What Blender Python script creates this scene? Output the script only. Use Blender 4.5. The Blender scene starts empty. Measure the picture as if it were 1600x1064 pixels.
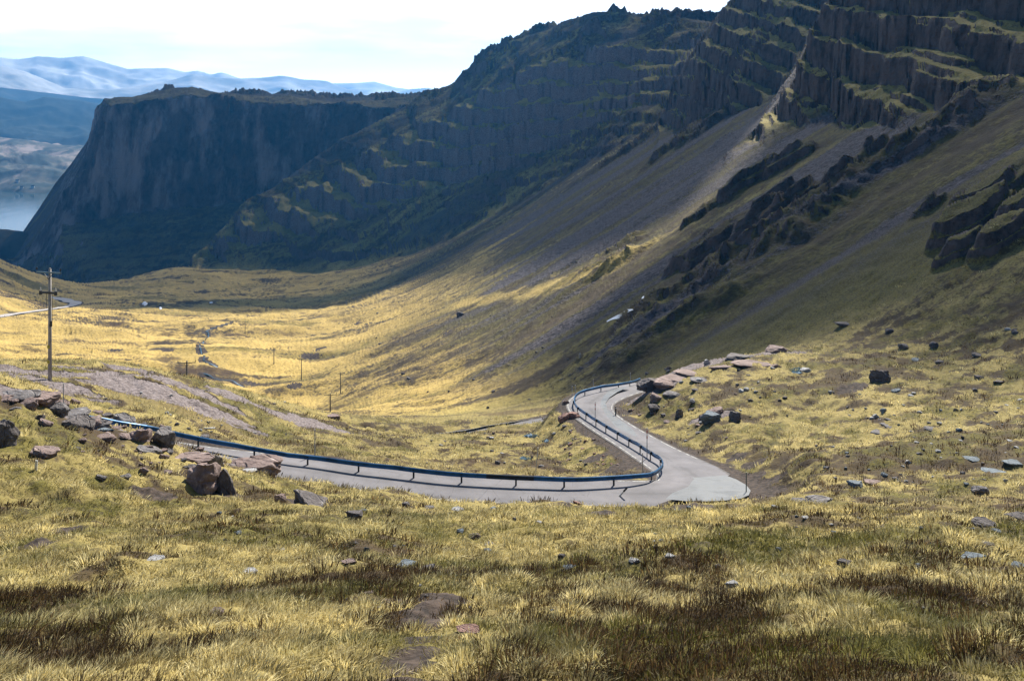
import bpy, bmesh, math, random
import numpy as np
from mathutils import Vector, Matrix

random.seed(7)
RNG = np.random.default_rng(7)
sc = bpy.context.scene
COL = sc.collection

# ------------------------------------------------------------------ camera, sky, sun
FPX, HORIZON = 1500.0, 150.0          # focal length and horizon row, in pixels of the photograph
cam = bpy.data.cameras.new("camera")
cam.sensor_width = 36.0
cam.lens = 36.0 * FPX / 1600.0
cam.clip_start, cam.clip_end = 0.1, 120000.0
camo = bpy.data.objects.new("camera", cam)
camo.rotation_euler = (math.pi / 2, 0, 0)
cam.shift_y = -(532.0 - HORIZON) / 1600.0
COL.objects.link(camo)
sc.camera = camo
sc.view_settings.view_transform = 'Standard'
sc.view_settings.look = 'None'
sc.view_settings.exposure = 1.05
sc.view_settings.gamma = 1.0
sc.cycles.max_bounces = 5
sc.cycles.diffuse_bounces = 2
sc.cycles.volume_bounces = 0
sc.cycles.transparent_max_bounces = 16

SUN_AZ, SUN_EL = math.radians(22.0), math.radians(42.0)      # azimuth measured from +Y towards +X
SUN_DIR = Vector((math.sin(SUN_AZ) * math.cos(SUN_EL), math.cos(SUN_AZ) * math.cos(SUN_EL), math.sin(SUN_EL)))
sl = bpy.data.lights.new("sun", 'SUN')
sl.energy, sl.angle, sl.color = 5.0, math.radians(0.5), (1.0, 0.93, 0.80)
so = bpy.data.objects.new("sun", sl)
so.rotation_euler = SUN_DIR.to_track_quat('Z', 'Y').to_euler()
so.location = (300, 300, 500)
COL.objects.link(so)

world = bpy.data.worlds.new("World")
sc.world = world
world.use_nodes = True


def nodes_of(tree):
    tree.nodes.clear()
    return tree.nodes, tree.links


def build_world():
    N, L = nodes_of(world.node_tree)
    out = N.new('ShaderNodeOutputWorld')
    bg = N.new('ShaderNodeBackground')
    sky = N.new('ShaderNodeTexSky')
    sky.sky_type = 'NISHITA'
    sky.sun_disc = False
    sky.sun_elevation, sky.sun_rotation = SUN_EL, SUN_AZ
    sky.altitude = 600
    bg.inputs[1].default_value = 0.05
    tc = N.new('ShaderNodeTexCoord')
    mp = N.new('ShaderNodeMapping')
    mp.inputs['Scale'].default_value = (2.2, 2.2, 15.0)
    mp.inputs['Location'].default_value = (0.3, 0.15, 0.2)
    nz = N.new('ShaderNodeTexNoise')
    nz.inputs['Scale'].default_value = 2.3
    nz.inputs['Detail'].default_value = 7
    nz.inputs['Roughness'].default_value = 0.55
    L.new(tc.outputs['Generated'], mp.inputs[0])
    L.new(mp.outputs[0], nz.inputs['Vector'])
    sep = N.new('ShaderNodeSeparateXYZ')
    L.new(tc.outputs['Generated'], sep.inputs[0])
    # cloud bank low over the horizon, thinning upwards
    el = N.new('ShaderNodeMapRange')
    el.inputs['From Min'].default_value, el.inputs['From Max'].default_value = 0.09, 0.30
    el.inputs['To Min'].default_value, el.inputs['To Max'].default_value = 0.0, -0.40
    L.new(sep.outputs['Z'], el.inputs['Value'])
    low = N.new('ShaderNodeMapRange')          # bluish pale strip near the horizon
    low.inputs['From Min'].default_value, low.inputs['From Max'].default_value = -0.01, 0.07
    low.inputs['To Min'].default_value, low.inputs['To Max'].default_value = -0.08, 0.07
    L.new(sep.outputs['Z'], low.inputs['Value'])
    a = N.new('ShaderNodeMath'); a.operation = 'ADD'
    L.new(nz.outputs['Fac'], a.inputs[0]); L.new(el.outputs[0], a.inputs[1])
    b = N.new('ShaderNodeMath'); b.operation = 'ADD'
    L.new(a.outputs[0], b.inputs[0]); L.new(low.outputs[0], b.inputs[1])
    rmp = N.new('ShaderNodeMapRange')
    rmp.inputs['From Min'].default_value, rmp.inputs['From Max'].default_value = 0.44, 0.62
    rmp.interpolation_type = 'SMOOTHSTEP'
    L.new(b.outputs[0], rmp.inputs['Value'])
    ccol = N.new('ShaderNodeMixRGB')            # thin haze veil colour -> bright cloud
    hz = N.new('ShaderNodeMapRange')            # brighter behind the thick air at the horizon
    hz.inputs['From Min'].default_value, hz.inputs['From Max'].default_value = 0.0, 0.075
    L.new(sep.outputs['Z'], hz.inputs['Value'])
    for k, (lo_, hi_) in ((1, ((41, 42.5, 44, 1), (19.5, 20.8, 21.6, 1))), (2, ((46, 46, 46, 1), (25, 25, 25, 1)))):
        mc = N.new('ShaderNodeMixRGB')
        mc.inputs[1].default_value, mc.inputs[2].default_value = lo_, hi_
        L.new(hz.outputs[0], mc.inputs[0]); L.new(mc.outputs[0], ccol.inputs[k])
    L.new(rmp.outputs[0], ccol.inputs[0])
    veil = N.new('ShaderNodeMapRange')          # how much of the sky the veil covers, by height
    veil.inputs['From Min'].default_value, veil.inputs['From Max'].default_value = 0.10, 0.24
    veil.inputs['To Min'].default_value, veil.inputs['To Max'].default_value = 1.0, 0.0
    L.new(sep.outputs['Z'], veil.inputs['Value'])
    mx = N.new('ShaderNodeMath'); mx.operation = 'MAXIMUM'
    L.new(veil.outputs[0], mx.inputs[0]); L.new(rmp.outputs[0], mx.inputs[1])
    ahead = N.new('ShaderNodeMapRange')         # the bank stands over the loch, thinner elsewhere
    ahead.interpolation_type = 'SMOOTHSTEP'
    ahead.inputs['From Min'].default_value, ahead.inputs['From Max'].default_value = 0.2, 0.8
    ahead.inputs['To Min'].default_value, ahead.inputs['To Max'].default_value = 0.25, 1.0
    L.new(sep.outputs['Y'], ahead.inputs['Value'])
    dim = N.new('ShaderNodeMixRGB'); dim.blend_type = 'MULTIPLY'; dim.inputs[0].default_value = 1.0
    L.new(ccol.outputs[0], dim.inputs[1]); L.new(ahead.outputs[0], dim.inputs[2])
    mix = N.new('ShaderNodeMixRGB')
    L.new(mx.outputs[0], mix.inputs[0])
    L.new(sky.outputs[0], mix.inputs[1]); L.new(dim.outputs[0], mix.inputs[2])
    L.new(mix.outputs[0], bg.inputs[0])
    L.new(bg.outputs[0], out.inputs[0])


build_world()

# ------------------------------------------------------------------ helpers: rays, noise


def ray(u, v):
    """Pixel of the photograph -> azimuth and tangent of the elevation of its ray."""
    x, z = (u - 800.0) / FPX, (HORIZON - v) / FPX
    return math.atan2(x, 1.0), z / math.hypot(x, 1.0)


def W(u, v, r):
    a, t = ray(u, v)
    return Vector((r * math.sin(a), r * math.cos(a), r * t))


def _hash(ix, iy, seed):
    h = (ix.astype(np.uint32) * np.uint32(374761393) + iy.astype(np.uint32) * np.uint32(668265263)
         + np.uint32(seed * 974711 + 12345))
    h = (h ^ (h >> np.uint32(13))) * np.uint32(1274126177)
    h = (h ^ (h >> np.uint32(16))) * np.uint32(2246822519)
    return ((h ^ (h >> np.uint32(15))) & np.uint32(0xFFFFFF)).astype(np.float32) / np.float32(0xFFFFFF)


def vn(x, y, seed=0):
    """Value noise, -1..1."""
    x = np.asarray(x, np.float32); y = np.asarray(y, np.float32)
    fx, fy = np.floor(x), np.floor(y)
    ix, iy = fx.astype(np.int32), fy.astype(np.int32)
    tx, ty = x - fx, y - fy
    tx = tx * tx * (3 - 2 * tx); ty = ty * ty * (3 - 2 * ty)
    a = _hash(ix, iy, seed); b = _hash(ix + 1, iy, seed)
    c = _hash(ix, iy + 1, seed); d = _hash(ix + 1, iy + 1, seed)
    return ((a + (b - a) * tx) * (1 - ty) + (c + (d - c) * tx) * ty) * 2 - 1


def fbm(x, y, octaves=4, seed=0, gain=0.5, lac=2.03):
    s = 0; amp = 1.0; tot = 0
    for o in range(octaves):
        s = s + amp * vn(x + 17.3 * o, y - 9.1 * o, seed + o)
        tot += amp; amp *= gain
        x = x * lac * 0.8 + y * lac * 0.6
        y = y * lac * 0.8 - (x - y * lac * 0.6) / 0.8 * 0.6
    return s / tot


def ridged(x, y, octaves=4, seed=0):
    s = 0; amp = 1.0; tot = 0
    for o in range(octaves):
        s = s + amp * (1 - np.abs(vn(x, y, seed + o)) * 2)
        tot += amp; amp *= 0.55
        x, y = (x * 0.8 + y * 0.6) * 2.1, (y * 0.8 - x * 0.6) * 2.1
    return s / tot


def sstep(e0, e1, x):
    t = np.clip((x - e0) / (e1 - e0), 0, 1)
    return t * t * (3 - 2 * t)


# ------------------------------------------------------------------ the lie of the land
# Everything is in metres, the eye at the origin, +Y into the valley, +X to the right.
CTRL = []


def cpt(u, v, r):
    a, t = ray(u, v)
    CTRL.append((a, r, t * r))


for az in (-62, -34, -20, -8, 4, 16, 28, 36, 62):
    a = math.radians(az)
    for r in (2.0, 4.0, 7.0, 11.0, 17.0, 25.0, 34.0):
        y = r * math.cos(a)
        CTRL.append((a, r, -2.5 - 0.362 * y + 0.02 * r * math.sin(a)))
for p in [
    (60, 740, 40), (60, 655, 47), (40, 618, 52), (-120, 600, 52), (-120, 700, 42), (150, 700, 45), (140, 652, 54), (250, 720, 46),
    (240, 676, 54), (330, 735, 47), (330, 706, 54), (420, 760, 46), (420, 742, 54), (560, 775, 50),
    (700, 800, 46), (850, 800, 47), (1000, 800, 48), (1100, 800, 49), (1200, 800, 49),
    # beyond the road
    (60, 600, 74), (78, 590, 81), (150, 585, 84), (150, 640, 70), (250, 592, 88), (250, 640, 73), (340, 612, 94), (340, 660, 76),
    (-120, 575, 84), (440, 640, 100), (440, 690, 77), (520, 655, 110), (520, 700, 78), (640, 690, 93), (640, 722, 75),
    (760, 676, 104), (760, 720, 75), (840, 690, 93), (900, 720, 78), (900, 672, 100), (960, 720, 76), (990, 730, 74),
    (1060, 640, 92), (1010, 594, 107), (1000, 650, 93), (1150, 700, 75), (1060, 580, 108), (1110, 567, 110), (1165, 555, 112), (1230, 548, 116), (1040, 606, 121), (1080, 601, 126), (1120, 594, 130), (1180, 578, 133), (1240, 566, 136), (1010, 622, 130), (1060, 612, 138), (1250, 640, 88), (1250, 740, 62),
    (1400, 700, 70), (1400, 590, 97), (1330, 545, 118), (1400, 530, 128), (1400, 790, 49), (1500, 640, 84), (1550, 540, 122), (1720, 600, 90), (1720, 700, 66),
    (1720, 500, 130), (1720, 790, 47),
    # valley side and floor
    (800, 655, 130), (800, 630, 185), (700, 640, 205), (700, 600, 260), (640, 655, 150), (600, 620, 250), (600, 560, 350), (600, 500, 520), (600, 455, 740), (600, 436, 860),
    (500, 630, 290), (500, 560, 390), (500, 500, 550), (500, 450, 800), (480, 432, 980), (400, 430, 1100),
    (380, 625, 285), (380, 560, 380), (380, 500, 540), (380, 455, 800),
    (250, 596, 300), (250, 530, 440), (250, 480, 600), (250, 450, 850), (250, 434, 1130), (130, 590, 290), (130, 530, 420), (140, 470, 640), (150, 447, 900),
    (30, 592, 280), (40, 530, 400), (30, 493, 500), (0, 450, 640), (0, 432, 760), (60, 455, 720), (-120, 592, 280), (-120, 480, 470), (-120, 400, 700),
]:
    cpt(*p)
for az, r, z in [(-62, 120, -30), (-62, 400, -60), (-62, 900, -60), (-40, 1000, -90),
                 (-30, 1000, -130), (-28, 1500, -300), (-22, 1300, -300), (-20, 1700, -345), (-15, 1500, -345), (-8, 1400, -310), (-28, 2400, -400), (-10, 2400, -400), (-50, 2400, -340),
                 (0, 1200, -240), (0, 2400, -500), (20, 900, -150), (20, 2400, -300), (40, 400, -60), (40, 1200, -150), (62, 120, -25), (62, 400, -30), (62, 1200, -60), (50, 2400, -200)]:
    CTRL.append((math.radians(az), r, z))

C = np.array(CTRL)
TS = np.stack([C[:, 0] * 3.0, np.log(C[:, 1])], 1)


def tps_k(d2):
    return 0.5 * d2 * np.log(d2 + 1e-9)


n = len(TS)
d2 = ((TS[:, None] - TS[None]) ** 2).sum(-1)
A = np.zeros((n + 3, n + 3))
A[:n, :n] = tps_k(d2) + np.eye(n) * 4e-4
A[:n, n] = 1; A[:n, n + 1:] = TS
A[n:, :n] = A[:n, n:].T
rhs = np.zeros(n + 3); rhs[:n] = C[:, 2] / C[:, 1]
SOL = np.linalg.solve(A, rhs)

AZ0, AZ1, NA = math.radians(-75), math.radians(75), 2401
LR0, LR1, NL = math.log(1.5), math.log(2600.0), 1800
AZB = np.linspace(AZ0, AZ1, NA)
LRB = np.linspace(LR0, LR1, NL)
RB = np.exp(LRB)


def bake_base():
    ga = np.linspace(AZ0, AZ1, 301); gl = np.linspace(LR0, LR1, 301)
    P = np.stack(np.meshgrid(ga * 3.0, gl, indexing='ij'), -1).reshape(-1, 2)
    T = np.zeros(len(P))
    for i in range(0, len(P), 20000):
        q = P[i:i + 20000]
        dd = ((q[:, None] - TS[None]) ** 2).sum(-1)
        T[i:i + 20000] = tps_k(dd) @ SOL[:n] + SOL[n] + q @ SOL[n + 1:]
    T = T.reshape(301, 301)
    # upsample to the bake grid
    fa = (AZB - AZ0) / (AZ1 - AZ0) * 300; fl = (LRB - LR0) / (LR1 - LR0) * 300
    ia = np.minimum(fa.astype(int), 299); il = np.minimum(fl.astype(int), 299)
    ta = (fa - ia)[:, None]; tl = (fl - il)[None]
    g = (T[ia][:, il] * (1 - ta) * (1 - tl) + T[ia + 1][:, il] * ta * (1 - tl)
         + T[ia][:, il + 1] * (1 - ta) * tl + T[ia + 1][:, il + 1] * ta * tl)
    return g * RB[None]


SMOOTH = bake_base()
CLIFF = np.zeros_like(SMOOTH)          # how far a place is crag
WALLM = np.zeros_like(SMOOTH)          # how far a place belongs to the valley wall (scree, gullies)
XB = RB[None] * np.sin(AZB)[:, None]; YB = RB[None] * np.cos(AZB)[:, None]


def wall_plane(x, y):
    return -51.9 + 0.65 * x - 0.0516 * y


def rp(u, v):
    """Distance at which the ray of a pixel meets the valley wall's plane."""
    a, t = ray(u, v)
    return -51.9 / (t - 0.65 * math.sin(a) + 0.0516 * math.cos(a))


def line(pts):
    """(u, v, r) points -> r(az), z(az), azimuth range"""
    q = []
    for u, v, r in pts:
        a, t = ray(u, v)
        q.append((a, r, r * t))
    q.sort()
    q = np.array(q)
    r = np.interp(AZB, q[:, 0], q[:, 1]); z = np.interp(AZB, q[:, 0], q[:, 2])
    return r, z, q[0, 0], q[-1, 0]


def smax(a, b, k):
    return 0.5 * (a + b + np.sqrt((a - b) ** 2 + k * k)) - 0.0


def add_mass(lines, crag, front=1.0, back=0.25, wall_front=False, side=1.2, kk=0.012):
    """A mountain mass from profile lines ordered away from the eye; crag[i] is the cragginess between line i and i+1."""
    global SMOOTH, CLIFF, WALLM
    L = [line(p) for p in lines]
    a0, a1 = L[-1][2], L[-1][3]
    drop = np.where(AZB < a0, (a0 - AZB), np.where(AZB > a1, (AZB - a1) * 0.1, 0)) * side
    H = np.empty_like(SMOOTH); K = np.zeros_like(SMOOTH)
    for i in range(NA):
        rs = np.array([l[0][i] for l in L]); zs = np.array([l[1][i] for l in L])
        rs = np.maximum.accumulate(rs + np.arange(len(rs)) * 0.5)
        zs = zs - drop[i] * rs[0]
        h = np.interp(RB, rs, zs)
        f = RB < rs[0]
        if wall_front:
            p = wall_plane(XB[i], YB[i])
            p0 = np.interp(rs[0], RB, p)
            h[f] = p[f] + (zs[0] - p0) * (RB[f] / rs[0]) ** 6
        else:
            h[f] = zs[0] - (rs[0] - RB[f]) * front
        bk = RB > rs[-1]
        h[bk] = zs[-1] - (RB[bk] - rs[-1]) * back
        H[i] = h
        k = np.zeros(NL)
        for j in range(len(rs) - 1):
            k[(RB >= rs[j]) & (RB < rs[j + 1])] = crag[j]
        k[bk] = crag[-1] * 0.6
        K[i] = k
    K *= (drop == 0)[:, None]
    k = kk * RB[None]
    w = sstep(-1.5, 1.5, (H - SMOOTH) / k)
    CLIFF = CLIFF * (1 - w) + K * w
    WALLM = np.maximum(WALLM, w)
    SMOOTH = smax(SMOOTH, H, k * 0.6)


# the straight scree wall running down the right side of the valley
WP = wall_plane(XB, YB)
WP = np.where(YB < 60, WP - (60 - YB) * 0.5, WP) - np.clip(YB - 1050, 0, None) * 0.6
WP = np.minimum(WP, 70)
kk_ = np.maximum((0.05 + 0.05 * sstep(180, 320, RB[None])) * RB[None], 3.0)
WALLM = sstep(-1.0, 1.0, (WP - SMOOTH) / kk_) * sstep(100, 140, RB)[None]
SMOOTH = smax(SMOOTH, WP, kk_ * 0.5) - kk_ * 0.03

# far headland with its sheer end
add_mass([
    [(-40, 455, 1560), (0, 445, 1500), (150, 452, 1320), (300, 442, 1260), (480, 430, 1220), (720, 400, 1200)],
    [(-40, 450, 1600), (20, 422, 1570), (60, 392, 1545), (100, 352, 1500), (200, 335, 1470), (350, 322, 1430), (480, 300, 1390), (720, 220, 1330)],
    [(40, 400, 1590), (90, 335, 1560), (120, 285, 1535), (146, 222, 1525), (158, 185, 1520), (170, 166, 1518), (300, 150, 1500), (480, 165, 1440), (600, 168, 1390), (720, 160, 1370)],
    [(-40, 448, 1650), (0, 427, 1640), (20, 411, 1620), (60, 371, 1600), (95, 321, 1590), (110, 291, 1585), (131, 256, 1580), (141, 221, 1580), (147, 188, 1580),
     (153, 166, 1579), (165, 153, 1577), (200, 151, 1572), (230, 147, 1568), (270, 139, 1565), (300, 137, 1560), (345, 146, 1550), (390, 148, 1540),
     (455, 149, 1520), (480, 153, 1510), (530, 159, 1490), (560, 156, 1480), (600, 157, 1460), (650, 152, 1440), (720, 150, 1420)],
    [(-40, 470, 1900), (150, 200, 1850), (300, 150, 1850), (720, 152, 1800)],
], [0.35, 1.0, 0.5, 0.0], front=0.9, back=0.35, side=3.0, kk=0.006)

# middle mountain with tiers of crag
add_mass([
    [(270, 432, 1080), (300, 422, 1040), (330, 414, 1020), (480, 428, 930), (600, 432, 850), (690, 420, 770), (780, 385, 720), (900, 310, 680), (1000, 240, 650), (1120, 170, 620)],
    [(290, 416, 1055), (330, 400, 1040), (420, 372, 1010), (560, 335, 950), (700, 290, 890), (800, 258, 830), (900, 215, 780), (1000, 165, 730), (1120, 110, 690)],
    [(300, 408, 1058), (340, 378, 1055), (430, 310, 1060), (520, 265, 1060), (620, 215, 1040), (720, 165, 1000), (830, 105, 930), (950, 70, 870), (1075, 65, 820), (1120, 62, 800)],
    [(285, 424, 1062), (300, 406, 1062), (330, 385, 1066), (390, 312, 1076), (430, 293, 1080), (480, 253, 1090), (560, 206, 1100), (640, 166, 1110),
     (665, 144, 1118), (690, 142, 1120), (710, 130, 1105), (722, 112, 1095), (735, 103, 1085), (760, 80, 1065), (800, 66, 1035), (830, 54, 1005), (880, 34, 970), (925, 23, 945), (950, 21, 935), (1010, 28, 910),
     (1075, 31, 880), (1120, 37, 850), (1300, 40, 800), (1700, 20, 700)],
    [(300, 425, 1400), (640, 190, 1400), (950, 40, 1300), (1300, 40, 1200), (1700, 20, 1100)],
], [0.35, 0.95, 0.28, 0.0], front=0.9, back=0.2, side=2.5, kk=0.008)

# the shoulder behind the near crags
add_mass([
    [(1040, 212, rp(1040, 212)), (1085, 195, rp(1085, 195)), (1150, 185, rp(1150, 185)), (1250, 150, 400), (1400, 120, 380), (1760, 100, 350)],
    [(1036, 200, 600), (1070, 150, 560), (1100, 95, 520), (1160, 60, 480), (1250, 30, 450), (1400, 0, 430), (1760, -50, 400)],
    [(1030, 195, 620), (1050, 160, 610), (1075, 105, 590), (1085, 90, 580), (1110, 50, 570), (1122, 28, 560), (1145, 0, 550), (1200, -40, 520), (1300, -90, 500), (1760, -200, 460)],
    [(1030, 215, 720), (1100, 60, 800), (1300, -80, 700), (1760, -190, 650)],
], [0.9, 1.0, 0.0], wall_front=True, back=0.3, side=2.5, kk=0.008)

# near crags on the right
add_mass([
    [(860, 441, 300), (960, 402, 290), (1060, 352, 290), (1110, 305, 300), (1168, 240, 325), (1200, 245, 300), (1260, 262, 275), (1305, 262, 262), (1325, 258, 246), (1400, 248, 222), (1500, 215, 205), (1600, 182, 194), (1780, 150, 178)],
    [(860, 440, 304), (960, 400, 300), (1060, 346, 300), (1110, 292, 312), (1165, 220, 342), (1190, 200, 337), (1250, 175, 318), (1300, 172, 302), (1318, 205, 262), (1338, 155, 264), (1380, 108, 264), (1430, 82, 256), (1500, 72, 240), (1600, 60, 226), (1780, 0, 212)],
    [(860, 439, 308), (960, 398, 305), (1060, 342, 305), (1110, 288, 316), (1166, 216, 346), (1192, 188, 348), (1215, 160, 346), (1245, 118, 340), (1262, 70, 340), (1283, 22, 338), (1300, -10, 336), (1400, -100, 325), (1600, -190, 310), (1780, -250, 300)],
    [(860, 445, 360), (1060, 360, 380), (1166, 225, 440), (1300, 10, 450), (1600, -150, 470), (1780, -200, 470)],
], [1.0, 1.0, 0.0], wall_front=True, back=0.25, side=0.9, kk=0.010)


def bil(G, x, y):
    r = np.hypot(x, y)
    fa = np.clip((np.arctan2(x, y) - AZ0) / (AZ1 - AZ0), 0, 1) * (NA - 1.001)
    fl = np.clip((np.log(np.maximum(r, 1.5)) - LR0) / (LR1 - LR0), 0, 1) * (NL - 1.001)
    ia = fa.astype(np.int32); il = fl.astype(np.int32)
    ta = fa - ia; tl = fl - il
    return (G[ia, il] * (1 - ta) * (1 - tl) + G[ia + 1, il] * ta * (1 - tl)
            + G[ia, il + 1] * (1 - ta) * tl + G[ia + 1, il + 1] * ta * tl)


# ------------------------------------------------------------------ roads
def catmull(P, step=0.5):
    P = [np.array(p, float) for p in P]
    P = [2 * P[0] - P[1]] + P + [2 * P[-1] - P[-2]]
    out = []
    for i in range(1, len(P) - 2):
        a, b, c, d = P[i - 1:i + 3]
        m = max(2, int(np.linalg.norm((c - b)[:3]) / step))
        for k in range(m):
            t = k / m
            out.append(0.5 * ((2 * b) + (c - a) * t + (2 * a - 5 * b + 4 * c - d) * t * t + (3 * b - a - 3 * c + d) * t ** 3))
    out.append(P[-2])
    return np.array(out)


def smooth1(a, w):
    k = np.ones(w) / w
    p = np.concatenate([np.repeat(a[:1], w // 2, 0), a, np.repeat(a[-1:], w // 2, 0)])
    if a.ndim == 1:
        return np.convolve(p, k, 'valid')
    return np.stack([np.convolve(p[:, i], k, 'valid') for i in range(a.shape[1])], 1)


ROAD_PX = [(1048, 607, 127, 2.2), (1032, 602, 121, 2.2), (1000, 600, 115, 2.3), (962, 610, 109, 2.5), (934, 621, 104.5, 2.6), (921, 633, 100, 2.5), (928, 648, 95, 2.3),
           (957, 669, 88.5, 2.2), (1000, 694, 81, 2.2), (1045, 720, 73.8, 2.4), (1078, 737, 69.0, 2.6), (1093, 751, 65.6, 2.8), (1080, 763, 63.0, 2.6),
           (1035, 767, 61.5, 2.4), (950, 769, 60.6, 2.2), (850, 768.5, 60, 2.1), (700, 763, 60, 2.1), (560, 749, 61, 2.1), (450, 738, 61.5, 2.1), (300, 712, 61, 2.1),
           (150, 681, 61, 2.1), (0, 650, 62, 2.1), (-200, 610, 64, 2.1)]
RC = catmull([tuple(W(u, v, r)) + (hw,) for u, v, r, hw in ROAD_PX])
RC[:, :3] = smooth1(RC[:, :3], 9)
RC[:, 2] = smooth1(RC[:, 2], 31)

# lower level of the same road, past the bend
LOW_PX = [(1048, 607, 127, 2.2), (1035, 613, 132, 2.2), (1000, 622, 135, 2.2), (950, 635, 134, 2.2), (905, 647, 131, 2.2), (870, 656, 127, 2.1), (800, 672, 122, 2.1), (720, 687, 117, 2.1), (655, 700, 113, 2.1), (590, 708, 112, 2.1), (520, 704, 116, 2.1)]
LC = catmull([tuple(W(u, v, r)) + (hw,) for u, v, r, hw in LOW_PX])
LC[:, 2] = smooth1(LC[:, 2], 31)

# the road again, far down on the left side of the valley
FAR_PX = [(-130, 512, 450, 3.2), (0, 494, 500, 3.2), (40, 488, 525, 3.2), (78, 483, 560, 3.2), (100, 480, 590, 3.2), (116, 476, 640, 3.4), (118, 473, 670, 3.4), (108, 470.5, 690, 3.4), (100, 469, 720, 3.4), (60, 463, 745, 3.4)]
FC = catmull([tuple(W(u, v, r)) + (hw,) for u, v, r, hw in FAR_PX], 4.0)
FAR2_PX = [(60, 463, 745, 3.4), (70, 458.5, 800, 3.4), (92, 459, 845, 4.0), (86, 457, 900, 4.0), (60, 455, 950, 4.0)]


def plane_at(px):
    """the road surface's own plane round a place, from three of its points"""
    P = [np.array(W(*p)) for p in px]
    nrm = np.cross(P[1] - P[0], P[2] - P[0])
    return P[0], nrm / nrm[2]


def on_plane(u, v, pl):
    p0, nn = pl
    a, t = ray(u, v)
    d = np.array([math.sin(a), math.cos(a), t])
    return d * (np.dot(p0, nn) / np.dot(d, nn))


PL_HAIR = plane_at([(1045, 720, 73.8), (1094, 751, 65.6), (1035, 767, 61.5)])
APRON = [on_plane(u, v, PL_HAIR) for u, v in [(1072, 722), (1100, 731), (1128, 740), (1150, 748), (1166, 757), (1173, 766), (1170, 773), (1158, 778), (1135, 781), (1105, 782.5), (1070, 782), (1040, 779),
                                              (1050, 770), (1075, 760), (1084, 748), (1074, 735)]]
PL_BEND = plane_at([(934, 621, 104.5), (928, 648, 95), (1000, 694, 81)])
BAY = [on_plane(u, v, PL_BEND) for u, v in [(985, 603), (965, 612), (952, 621), (946, 630), (950, 640), (962, 651), (978, 662), (990, 672), (996, 681), (986, 681), (965, 668), (945, 655), (932, 642), (928, 630), (938, 616), (960, 606)]]


def in_poly(x, y, poly):
    inside = np.zeros(np.shape(x), bool)
    m = len(poly)
    for i in range(m):
        x0, y0 = poly[i][:2]; x1, y1 = poly[(i + 1) % m][:2]
        c = (y0 > y) != (y1 > y)
        xs = (x1 - x0) * (y - y0) / (y1 - y0 + 1e-12) + x0
        inside ^= c & (x < xs)
    return inside


def poly_samples(poly, step=0.8):
    P = np.array(poly)
    gx, gy = np.meshgrid(np.arange(P[:, 0].min(), P[:, 0].max(), step), np.arange(P[:, 1].min(), P[:, 1].max(), step))
    k = in_poly(gx, gy, poly)
    x, y = gx[k], gy[k]
    A = np.c_[P[:, 0], P[:, 1], np.ones(len(P))]
    cf = np.linalg.lstsq(A, P[:, 2], rcond=None)[0]
    return np.c_[x, y, x * cf[0] + y * cf[1] + cf[2], np.full(len(x), 0.9)]


CUT_NEAR = np.concatenate([RC[::2], LC[::2], poly_samples(APRON), poly_samples(BAY)])
CUT_FAR = FC.copy()
FC[:, 2] = smooth1(FC[:, 2], 9)


def road_dist(x, y, cuts, reach):
    """signed distance to the nearest road edge and the road height there"""
    shp = x.shape
    x = x.ravel(); y = y.ravel()
    D = np.full(x.shape, 1e3, np.float32); Z = np.zeros(x.shape, np.float32)
    lo = cuts[:, :2].min(0) - reach; hi = cuts[:, :2].max(0) + reach
    idx = np.nonzero((x > lo[0]) & (x < hi[0]) & (y > lo[1]) & (y < hi[1]))[0]
    c = cuts.astype(np.float32)
    for i in range(0, len(idx), 20000):
        j = idx[i:i + 20000]
        dx = x[j].astype(np.float32)[:, None] - c[None, :, 0]; dy = y[j].astype(np.float32)[:, None] - c[None, :, 1]
        d = np.sqrt(dx * dx + dy * dy) - c[None, :, 3]
        m = d.min(1)
        w = np.exp(-(d - m[:, None]) * 2.0)
        D[j] = m; Z[j] = (w * c[None, :, 2]).sum(1) / w.sum(1)
    return D.reshape(shp), Z.reshape(shp)


FALL = (-0.995, 0.08)          # down the wall
CRAGS = []                     # crags standing out of the scree: place, half sizes across and down the slope, height
for u, v, la, lf, am in [(1085, 408, 6, 8, 3.0), (1130, 392, 6, 9, 3.5), (1180, 372, 5, 9, 4.0), (1230, 352, 6, 9, 4.5), (1275, 322, 6, 9, 4.5), (1320, 300, 6, 9, 3.5), (1145, 312, 5, 8, 4.0), (1095, 345, 4, 7, 3.5),
                         (1185, 285, 5, 8, 4.0), (1240, 258, 6, 8, 4.0), (1210, 320, 3, 7, 3.0), (1385, 275, 4, 8, 2.5), (1515, 365, 3.5, 6, 3.2), (1550, 318, 3.5, 6, 3.2), (1585, 285, 3.5, 5, 3.2), (1580, 385, 3, 5, 2.6), (1500, 408, 2.5, 4, 2.2), (1600, 345, 3, 5, 2.8), (1450, 330, 2, 4, 1.5)]:
    _a, _t = ray(u, v); _r = rp(u, v)
    CRAGS.append((_r * math.sin(_a), _r * math.cos(_a), la, lf, am))


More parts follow.
